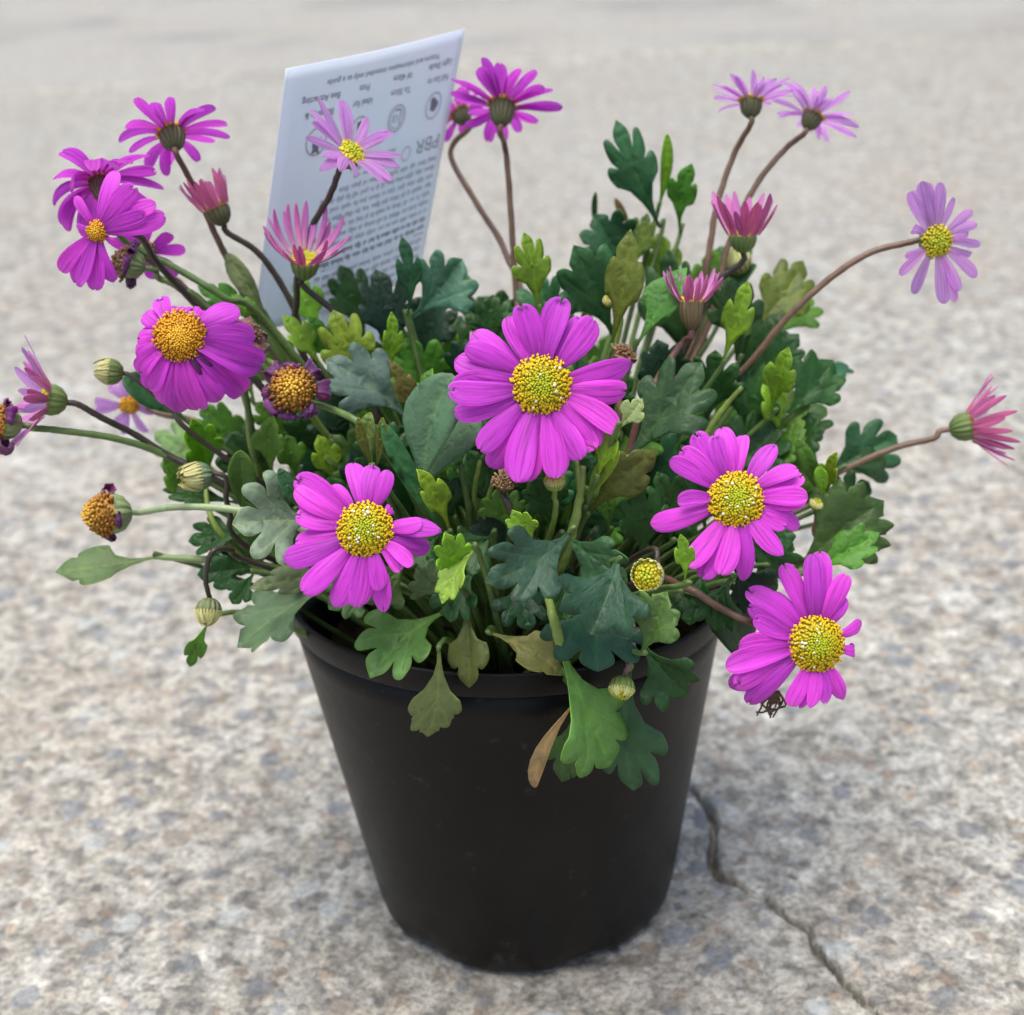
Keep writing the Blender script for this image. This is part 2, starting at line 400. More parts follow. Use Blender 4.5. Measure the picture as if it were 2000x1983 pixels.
S_P = [0, .12, .28, .45, .6, .74, .85, .93, .975, 1.0]
W_ROUND = [.42, .55, .74, .90, .99, 1.0, .92, .74, .50, .16]
W_POINT = [.50, .66, .86, .98, 1.0, .90, .72, .48, .28, .06]
C_P = [-1, -.62, -.3, 0, .3, .62, 1]
RIDGE = [0, .07, -.05, .06, -.05, .07, 0]
def petal(parent, C, ex, ey, ez, th, r0, L, w, elev, droop, z0=0., twist=0., sway=0., cup=.14, pointed=False, mat=None, thk=.00016, curl_from=0., notch=0., shell=True):
    V, pu, pv, sd_ = [], [], [], []
    pos_r, pos_z, prev = r0, z0, 0.
    W = W_POINT if pointed else W_ROUND
    rows = []
    for s, wf in zip(S_P, W):
        ds = s - prev; sm = (s + prev) / 2
        k = max(0, (sm - curl_from) / (1 - curl_from))
        ph = elev - droop * k
        pos_r += math.cos(ph) * L * ds; pos_z += math.sin(ph) * L * ds; prev = s
        a = th + sway * s * s; ph2 = elev - droop * max(0, (s - curl_from) / (1 - curl_from))
        rad = ex * math.cos(a) + ey * math.sin(a); tan = -ex * math.sin(a) + ey * math.cos(a)
        nor = ez * math.cos(ph2) - rad * math.sin(ph2)
        tw = twist * s; t2 = tan * math.cos(tw) + nor * math.sin(tw); n2 = nor * math.cos(tw) - tan * math.sin(tw)
        P = C + rad * pos_r + ez * pos_z
        hw = w * .5 * wf
        along = rad * math.cos(ph2) + ez * math.sin(ph2)
        rows.append([(P + t2 * (c * hw) + n2 * (-cup * w * c * c * (1 - .5 * s) + rg * w * .6) - along * (notch * w * (1 - abs(c)) * (s > .95)), n2) for c, rg in zip(C_P, RIDGE)])
    m, nC = len(rows), len(C_P)
    for sgn in ((0, 1) if shell else (0,)):
        for i, row in enumerate(rows):
            for j, (p, n) in enumerate(row):
                V.append(p - n * (thk * sgn)); pu.append(C_P[j]); pv.append(S_P[i]); sd_.append(float(sgn))
    F = []
    H = m * nC
    for i in range(m - 1):
        for j in range(nC - 1):
            a = i * nC + j
            F.append((a, a + 1, a + nC + 1, a + nC))
            if shell: F.append((H + a, H + a + nC, H + a + nC + 1, H + a + 1))
        for j in ((0, nC - 1) if shell else ()):
            a = i * nC + j; F.append((a, a + nC, H + a + nC, H + a) if j == 0 else (a, H + a, H + a + nC, a + nC))
    for j in range(nC - 1 if shell else 0):
        a = (m - 1) * nC + j; F.append((a, a + 1, H + a + 1, H + a))
    if parent is None: return V, F, pu, pv, sd_
    return mesh_obj('petal', V, F, mat, parent, C, True, {'pu': pu, 'pv': pv, 'side': sd_})

def florets(parent, C, ex, ey, ez, rd, hd, N, mat, whites=0, spiky=.5, seed=0, name='disc_florets', z0=0., messy=.0):
    rr = random.Random(seed); V, F, rad_, wh_, hg_ = [], [], [], [], []
    wset = set(rr.sample(range(int(N * .02), int(N * .62)), whites)) if whites else set()
    ga = math.pi * (3 - math.sqrt(5))
    for i in range(N):
        t = math.sqrt((i + .5) / N); a = i * ga + rr.uniform(-.1, .1)
        r = rd * t; z = hd * (1 - t * t) + z0
        ax = (ex * math.cos(a) + ey * math.sin(a))
        n = (ez * rd + ax * (2 * hd * t)).normalized()
        n = (n + ax * rr.uniform(-.2, .2) * (1 + messy * 3) + ez.cross(ax) * rr.uniform(-.3, .3) * (1 + messy * 3)).normalized()
        u = n.orthogonal().normalized(); v = n.cross(u)
        P = C + ax * r + ez * z
        s = rd * (1.3 / math.sqrt(N)) * rr.uniform(.8, 1.15)
        hgt = s * ((.75 + 1.3 * spiky * max(0, t - .3)) * rr.uniform(.7, 1.35) + messy * rr.random() * 2)
        w = i in wset
        if w: s *= 1.0; hgt *= 1.5
        b0 = len(V)
        for (q, hh) in ((.62, -.25), (.92, .55), (.55 if t < .5 else .8, 1.0)):
            for k in range(6):
                g = 2 * math.pi * k / 6 + hh; qq = q * (1 if (q < .7 or k % 2) else (1 - .3 * spiky * t))
                V.append(P + (u * math.cos(g) + v * math.sin(g)) * (s * qq) + n * (hgt * hh)); rad_.append(t); wh_.append(float(w)); hg_.append(max(0, hh))
        V.append(P + n * (hgt * (1.15 if t < .5 else .8))); rad_.append(t); wh_.append(float(w)); hg_.append(1. if t < .5 else .35)
        for l in (0, 1):
            for k in range(6):
                k2 = (k + 1) % 6; F.append((b0 + l * 6 + k, b0 + l * 6 + k2, b0 + l * 6 + 6 + k2, b0 + l * 6 + 6 + k))
        for k in range(6): F.append((b0 + 12 + k, b0 + 12 + (k + 1) % 6, b0 + 18))
    o = mesh_obj(name, V, F, mat, parent, C, True, {'rad': rad_, 'white': wh_, 'hgt': hg_})
    o['kind'] = 'stuff'; return o

def head(name, C, ex, ey, ez, rd, hd, cuph, ccol, dmat, stem_r=.0011):
    """calyx cup and the dome that carries the florets: the mesh of a flower head"""
    prof = [(stem_r, -cuph), (rd * .45, -cuph * .94), (rd * .80, -cuph * .66), (rd * .95, -cuph * .3), (rd * .93, 0), (rd * .86, hd * .2), (rd * .6, hd * .62), (rd * .3, hd * .88), (rd * .02, hd * .96)]
    n = 24; V, F, an, mi = [], [], [], []
    for k in range(n):
        a = 2 * math.pi * k / n; d = ex * math.cos(a) + ey * math.sin(a)
        for r, z in prof: V.append(C + d * r + ez * z); an.append(a)
    m = len(prof)
    for k in range(n):
        k2 = (k + 1) % n
        for j in range(m - 1):
            F.append((k * m + j, k2 * m + j, k2 * m + j + 1, k * m + j + 1)); mi.append(0 if j < 4 else 1)
    F.append(tuple(k * m for k in range(n))[::-1]); mi.append(0)
    return mesh_obj(name, V, F, [M['calyx'], dmat], plant, C, True, {'ang': an, 'rad': [.3] * len(V), 'white': [0.] * len(V), 'hgt': [0.] * len(V)}, mi, ccol)

STEM_G, STEM_B, STEM_L, STEM_D = srgb(92, 118, 62), srgb(112, 88, 70), srgb(128, 150, 70), srgb(62, 54, 46)
def stem(pts, r0=.0009, r1=.0012, col=STEM_B, n=8):
    V, F = tube(catmull(pts, n), r0, r1); return mesh_obj('stem', V, F, M['stem'], plant, pts[-1], True, color=col)
CUP_G, CUP_D = srgb(104, 128, 70), srgb(84, 82, 60)
STATS = {'petal': 0}
def frame(ez):
    ex = VR - ez * VR.dot(ez)
    if ex.length < .2: ex = VU - ez * VU.dot(ez)
    ex.normalize(); return ex, ez.cross(ex)
def flower(label, c, Y, rd, nv, mat, tips=None, n=0, R_=0, elev=10, droop=30, wid=.42, dome=.42, fm='floret', N=430, whites=0, spiky=.6, stem_pts=None, stem_col=STEM_B, pointed=False, cup=.8, ccol=CUP_G,
           jit=.15, skip=None, seed=1, join=False, name='flower', curl_from=0., cupx=.14, petal_mats=None, messy=0., frad=.97, r0f=.78):
    if elev > 28 and not tips and droop < 100: r0f, frad = .97, .76
    rr = random.Random(seed * 97 + 3)
    C = U(c[0], c[1], Y); s = mpp(C); ez = view(C, *nv); ex, ey = frame(ez)
    rdm = rd * s; hd = rdm * dome; cuph = rdm * cup * 1.15
    h = head(name, C, ex, ey, ez, rdm, hd, cuph, ccol, M[fm]); h['label'] = label
    florets(h, C, ex, ey, ez, rdm * frad, hd, N, M[fm], whites, spiky, seed, messy=messy)
    specs = []
    if tips:
        for t in tips:
            P = ray_plane(t[0], t[1], C, ez) - C
            th = math.atan2(P.dot(ey), P.dot(ex)); Rt = P.length
            o = t[2] if len(t) > 2 else {}
            specs.append((th, Rt, o))
    else:
        for k in range(n):
            th = 2 * math.pi * k / n + rr.uniform(-jit, jit)
            if skip and any(lo < (th % (2 * math.pi)) < hi for lo, hi in skip): continue
            specs.append((th, R_ * s * rr.uniform(.82, 1.08), {}))
    r0 = rdm * r0f; acc = []
    for i, (th, Rt, o) in enumerate(specs):
        e = R(o.get('elev', elev) + rr.uniform(-8, 8)); d = R(o.get('droop', droop) * rr.uniform(.5, 1.6))
        reach = max(.25, (math.cos(e) + math.cos(e - d / 2) + math.cos(e - d)) / 3) if tips else 1.0
        L = max(.002, (Rt - r0)) / (reach if d < 2.2 else 1.0) * o.get('len', 1)
        w = o.get('w', wid) * (R_ * s - r0 if R_ else .65 * Rt) * rr.uniform(.9, 1.1)
        args = dict(z0=(.00035 if i % 2 else 0) + rr.uniform(0, .0002), twist=o.get('twist', rr.uniform(-.45, .45)), sway=rr.uniform(-.12, .12), cup=o.get('cup', cupx * rr.uniform(-.7, 1.6)),
                    pointed=o.get('pt', pointed), curl_from=o.get('cf', curl_from), notch=rr.choice([0, 0, .1, .22]))
        mk = o.get('mat', mat) if not petal_mats else rr.choice(petal_mats); mt = M[mk]; args['shell'] = mk not in ('petal', 'petal_deep', 'petal_pale')
        if join: acc.append(petal(None, C, ex, ey, ez, th, r0, L, w, e, d, **args))
        else: petal(h, C, ex, ey, ez, th, r0, L, w, e, d, mat=mt, **args); STATS['petal'] += 1
    if join:
        V, F, a1, a2, a3 = [], [], [], [], []
        for v, f, p, q, z in acc:
            b0 = len(V); V += v; F += [tuple(x + b0 for x in ff) for ff in f]; a1 += p; a2 += q; a3 += z
        o = mesh_obj('petals', V, F, M[mat], h, C, True, {'pu': a1, 'pv': a2, 'side': a3}); o['kind'] = 'stuff'
    if stem_pts:
        start = C - ez * cuph * .96
        stem([start, start - ez * rdm * .7] + stem_pts, col=stem_col)
    return h
def zt(ox, oy, sc, L): return [((t[0] / sc + ox), (t[1] / sc + oy)) + tuple(t[2:]) for t in L]
def bud(label, c, Y, r, nv, open_=.3, stem_pts=None, col=CUP_G, stem_col=STEM_D, seed=1, mat='petal_bud', elong=1.2, disc=True):
    rr = random.Random(seed); C = U(c[0], c[1], Y); s = mpp(C); ez = view(C, *nv); ex, ey = frame(ez); rm = r * s
    h = head('flower_bud', C, ex, ey, ez, rm, rm * .5, rm * 1.05, col, M['floret_green'], .0007); h['label'] = label
    V, F, a1, a2, a3 = [], [], [], [], []
    n = 26
    for k in range(n):
        th = 2 * math.pi * k / n
        v, f, p, q, z = petal(None, C, ex, ey, ez, th, rm * .93, rm * elong * rr.uniform(.8, 1.15), rm * .25, R(90 + 20 * (1 - open_) - 15 * open_ + rr.uniform(-8, 8)), R(-60 * (1 - open_)), z0=-rm * .1, cup=.2, pointed=rr.random() < .5, thk=.0001)
        b0 = len(V); V += v; F += [tuple(x + b0 for x in ff) for ff in f]; a1 += p; a2 += q; a3 += z
    o = mesh_obj('bud_petals', V, F, M[mat], h, C, True, {'pu': a1, 'pv': a2, 'side': a3}); o['kind'] = 'stuff'
    if disc: florets(h, C, ex, ey, ez, rm * .8, rm * .55, 50, M['floret_green'], 0, .2, seed)
    if stem_pts: stem([C - ez * rm * .98] + stem_pts, .0007, .0009, stem_col)
    return h

# ------------------------------------------------------------------ leaves
def leaf_half(n, depth, stalk=.03, lob=.5, ylow=.5):
    """right half outline of a wedge-shaped leaf, base to tip; x in half-widths, y in lengths"""
    if n == 0:
        ys = [0, .12, .26, .40, .54, .68, .80, .89, .95, .985, 1.0]; xs = [.05, .12, .36, .68, .92, 1.0, .90, .70, .46, .24, 0]
        return [Vector((x, y, 0)) for x, y in zip(xs, ys)], set()
    E_ = lambda a: Vector((math.sin(min(a, 1) * math.pi / 2) ** .8, 1 - (1 - ylow - .06) * a ** 1.55, 0))
    Pm = Vector((0, ylow - .05, 0))
    kk = n // 2; step = 1.0 / (kk + .12)
    out = [Vector((.055, 0, 0)), Vector((.085, .14, 0)), Vector((.2, .27, 0)), Vector((.46, ylow - .09, 0))]
    vein = set()
    for j in range(kk, -1, -1):
        a = j * step
        tip = E_(a) * 1.0
        hi = E_(min(1.12, a + step * .30)); lo = E_(max(0, a - step * .30))
        hi = Pm + (hi - Pm) * .88; lo = Pm + (lo - Pm) * .90
        hi2 = Pm + (E_(min(1.18, a + step * .45)) - Pm) * (1 - depth * .55)
        if j == 0:
            seg = catmull([hi2, hi, tip], 4); out += seg[:-1]; vein.add(len(out)); out.append(Vector((0, tip.y, 0)))
        else:
            sin_ = Pm + (E_(a - step * .5) - Pm) * (1 - depth)
            seg = catmull([hi2 if j < kk else out[-1] * .4 + hi * .6, hi, tip, lo, sin_], 3)
            vein.add(len(out) + 6); out += seg
    return out, vein
def add_leaf(base, tip, w, n=5, depth=.35, col=(.05, .1, .03), hint=None, bend=.4, fold=.25, roll=0., seed=0, wave=.085, ylow=.5, thick=.00034, shoot=True, stem_col=STEM_G, drops=0):
    rr = random.Random(seed); half, vein = leaf_half(n, depth, ylow=ylow)
    T = tip - base; Lc = T.length; T.normalize()
    hint = hint if hint is not None else ((CAM - base).normalized() + Vector((0, 0, .55)))
    N_ = hint - T * hint.dot(T); N_.normalize(); N_ = Matrix.Rotation(roll, 3, T) @ N_
    kap = bend if abs(bend) > .02 else .02
    T2 = T * math.cos(kap / 2) + N_ * math.sin(kap / 2); N2 = N_ * math.cos(kap / 2) - T * math.sin(kap / 2); B = T.cross(N_)
    L = Lc * kap / (2 * math.sin(kap / 2)) ; hw = w * .5
    asym = rr.uniform(.84, 1.16); ph = rr.uniform(0, 6); kc = rr.uniform(-.06, .06)
    def P3(x, y):
        al = math.sin(kap * y) / kap; nn = (math.cos(kap * y) - 1) / kap
        Nl = N2 * math.cos(kap * y) + T2 * math.sin(kap * y)
        xx = x * (asym if x < 0 else 1)
        lift = fold * abs(xx) * hw * (1 - .45 * abs(xx)) + wave * hw * 2 * math.sin(5 * y + 3 * x + ph) * min(1, abs(x) * 1.3)
        return base + T2 * (al * L) + N2 * (nn * L) + B * (xx * hw + kc * L * y * (1 - y) * 4) + Nl * lift
    ratio = hw / Lc                              # plane coordinates: lengths, x scaled by ratio
    m = len(half); right = [Vector((p.x * ratio, p.y)) for p in half]; right[-1].x = 0
    loop = right + [Vector((-p.x, p.y)) for p in right[-2::-1]]
    pts2, vn2, edg = list(loop), [0.] * len(loop), [(k, (k + 1) % len(loop)) for k in range(len(loop))]
    def inside(p):
        c = False; k = len(loop) - 1
        for a in range(len(loop)):
            pa, pb = loop[a], loop[k]
            if (pa.y > p.y) != (pb.y > p.y) and p.x < (pb.x - pa.x) * (p.y - pa.y) / (pb.y - pa.y) + pa.x: c = not c
            k = a
        return c
    vl = [[Vector((0, .02 + .94 * k / 9)) for k in range(10)]]
    for v_ in vein:
        p = right[v_]
        if p.x < 1e-4: continue
        f0 = Vector((0, max(.1, p.y - p.x * 1.5 - .06)))
        for sg in (-1, 1): vl.append([f0 + (Vector((p.x * sg, p.y)) - f0) * t for t in (.22, .44, .66, .86)])
    vp = []
    for ln in vl:
        prev = None
        for p in ln:
            if not inside(p): prev = None; continue
            pts2.append(p); vn2.append(1. if ln is vl[0] else .8); vp.append(p)
            if prev is not None: edg.append((prev, len(pts2) - 1))
            prev = len(pts2) - 1
    gs = max(.075, ratio * .17)
    for a in range(-9, 10):
        for b_ in range(1, int(1 / gs) + 1):
            p = Vector((gs * (a + .5 * (b_ % 2)), gs * b_))
            if inside(p) and min((p - q).length for q in loop) > gs * .4 and min((p - q).length for q in vp) > gs * .45: pts2.append(p); vn2.append(0.)
    cv_, _, fc, ov, _, _ = delaunay_2d_cdt(pts2, edg, [], 1, 1e-5)
    V = [P3(p.x / ratio, p.y) for p in cv_]; F = [tuple(f) for f in fc]; nl = len(loop)
    ed = [1. if any(k < nl for k in o_) else 0. for o_ in ov]; vn = [max([vn2[k] for k in o_] or [0.]) for o_ in ov]
    jitter = lambda c: max(0.001, c * rr.uniform(.86, 1.14))
    o = mesh_obj('leaf', V, F, [M['leaf'], M['leaf_edge']], plant, base, True, {'edge': ed, 'vein': vn}, color=tuple(jitter(c) for c in col))
    md = o.modifiers.new('thickness', 'SOLIDIFY'); md.thickness = thick; md.offset = 0; md.material_offset_rim = 1
    if drops:
        Vd, Fd = [], []
        for k in range(drops):
            x, y = rr.uniform(-.75, .75), rr.uniform(.35, .9)
            if not inside(Vector((x * ratio, y))): continue
            c_ = P3(x, y); n_ = (P3(x + .04, y) - c_).cross(P3(x, y + .02) - c_).normalized()
            if n_.dot(N_) < 0: n_ = -n_
            u_ = n_.orthogonal().normalized(); v_ = n_.cross(u_); r_ = rr.choice([.00035, .0005, .0005, .0009, .0014]); b0 = len(Vd); c_ = c_ + n_ * thick * .45
            for q in range(4):
                a = math.pi / 2 * q / 3
                for k2 in range(10):
                    g = 2 * math.pi * k2 / 10; w_ = r_ * max(.03, math.cos(a)); Vd.append(c_ + (u_ * math.cos(g) * 1.25 + v_ * math.sin(g)) * w_ + n_ * (r_ * .5 * math.sin(a)))
            for q in range(3):
                for k2 in range(10): Fd.append((b0 + q * 10 + k2, b0 + q * 10 + (k2 + 1) % 10, b0 + q * 10 + 10 + (k2 + 1) % 10, b0 + q * 10 + 10 + k2))
            Fd.append(tuple(b0 + 30 + k2 for k2 in range(10)))
        if Vd:
            dr = mesh_obj('water_drops', Vd, Fd, M['water'], o, base); dr['kind'] = 'stuff'
    if shoot:
        crown = Vector((base.x * .28 + rr.uniform(-.008, .008), base.y * .25 + rr.uniform(-.008, .008), SOIL - .002))
        d = base - crown; dn = T.z < -.15
        mid = crown + d * .5 + Vector((0, 0, (.22 if dn else .12) * d.length)) + Vector((d.x, d.y, 0)) * (.22 if dn else .08)
        V, F = tube(catmull([base + T * (.02 * Lc), base - T * (.04 * Lc), mid, crown], 6), .0006, .0011, 6)
        mesh_obj('stem', V, F, M['stem'], plant, crown, True, color=stem_col)
    return o
DK, TEAL, MD, LT, OL, GY, BRN, TAN, NAVY, BLU = (srgb(*c) for c in ((42, 82, 38), (54, 100, 66), (82, 128, 46), (116, 156, 44), (94, 112, 44), (112, 144, 98), (98, 94, 46), (150, 132, 98), (32, 62, 44), (84, 120, 106)))
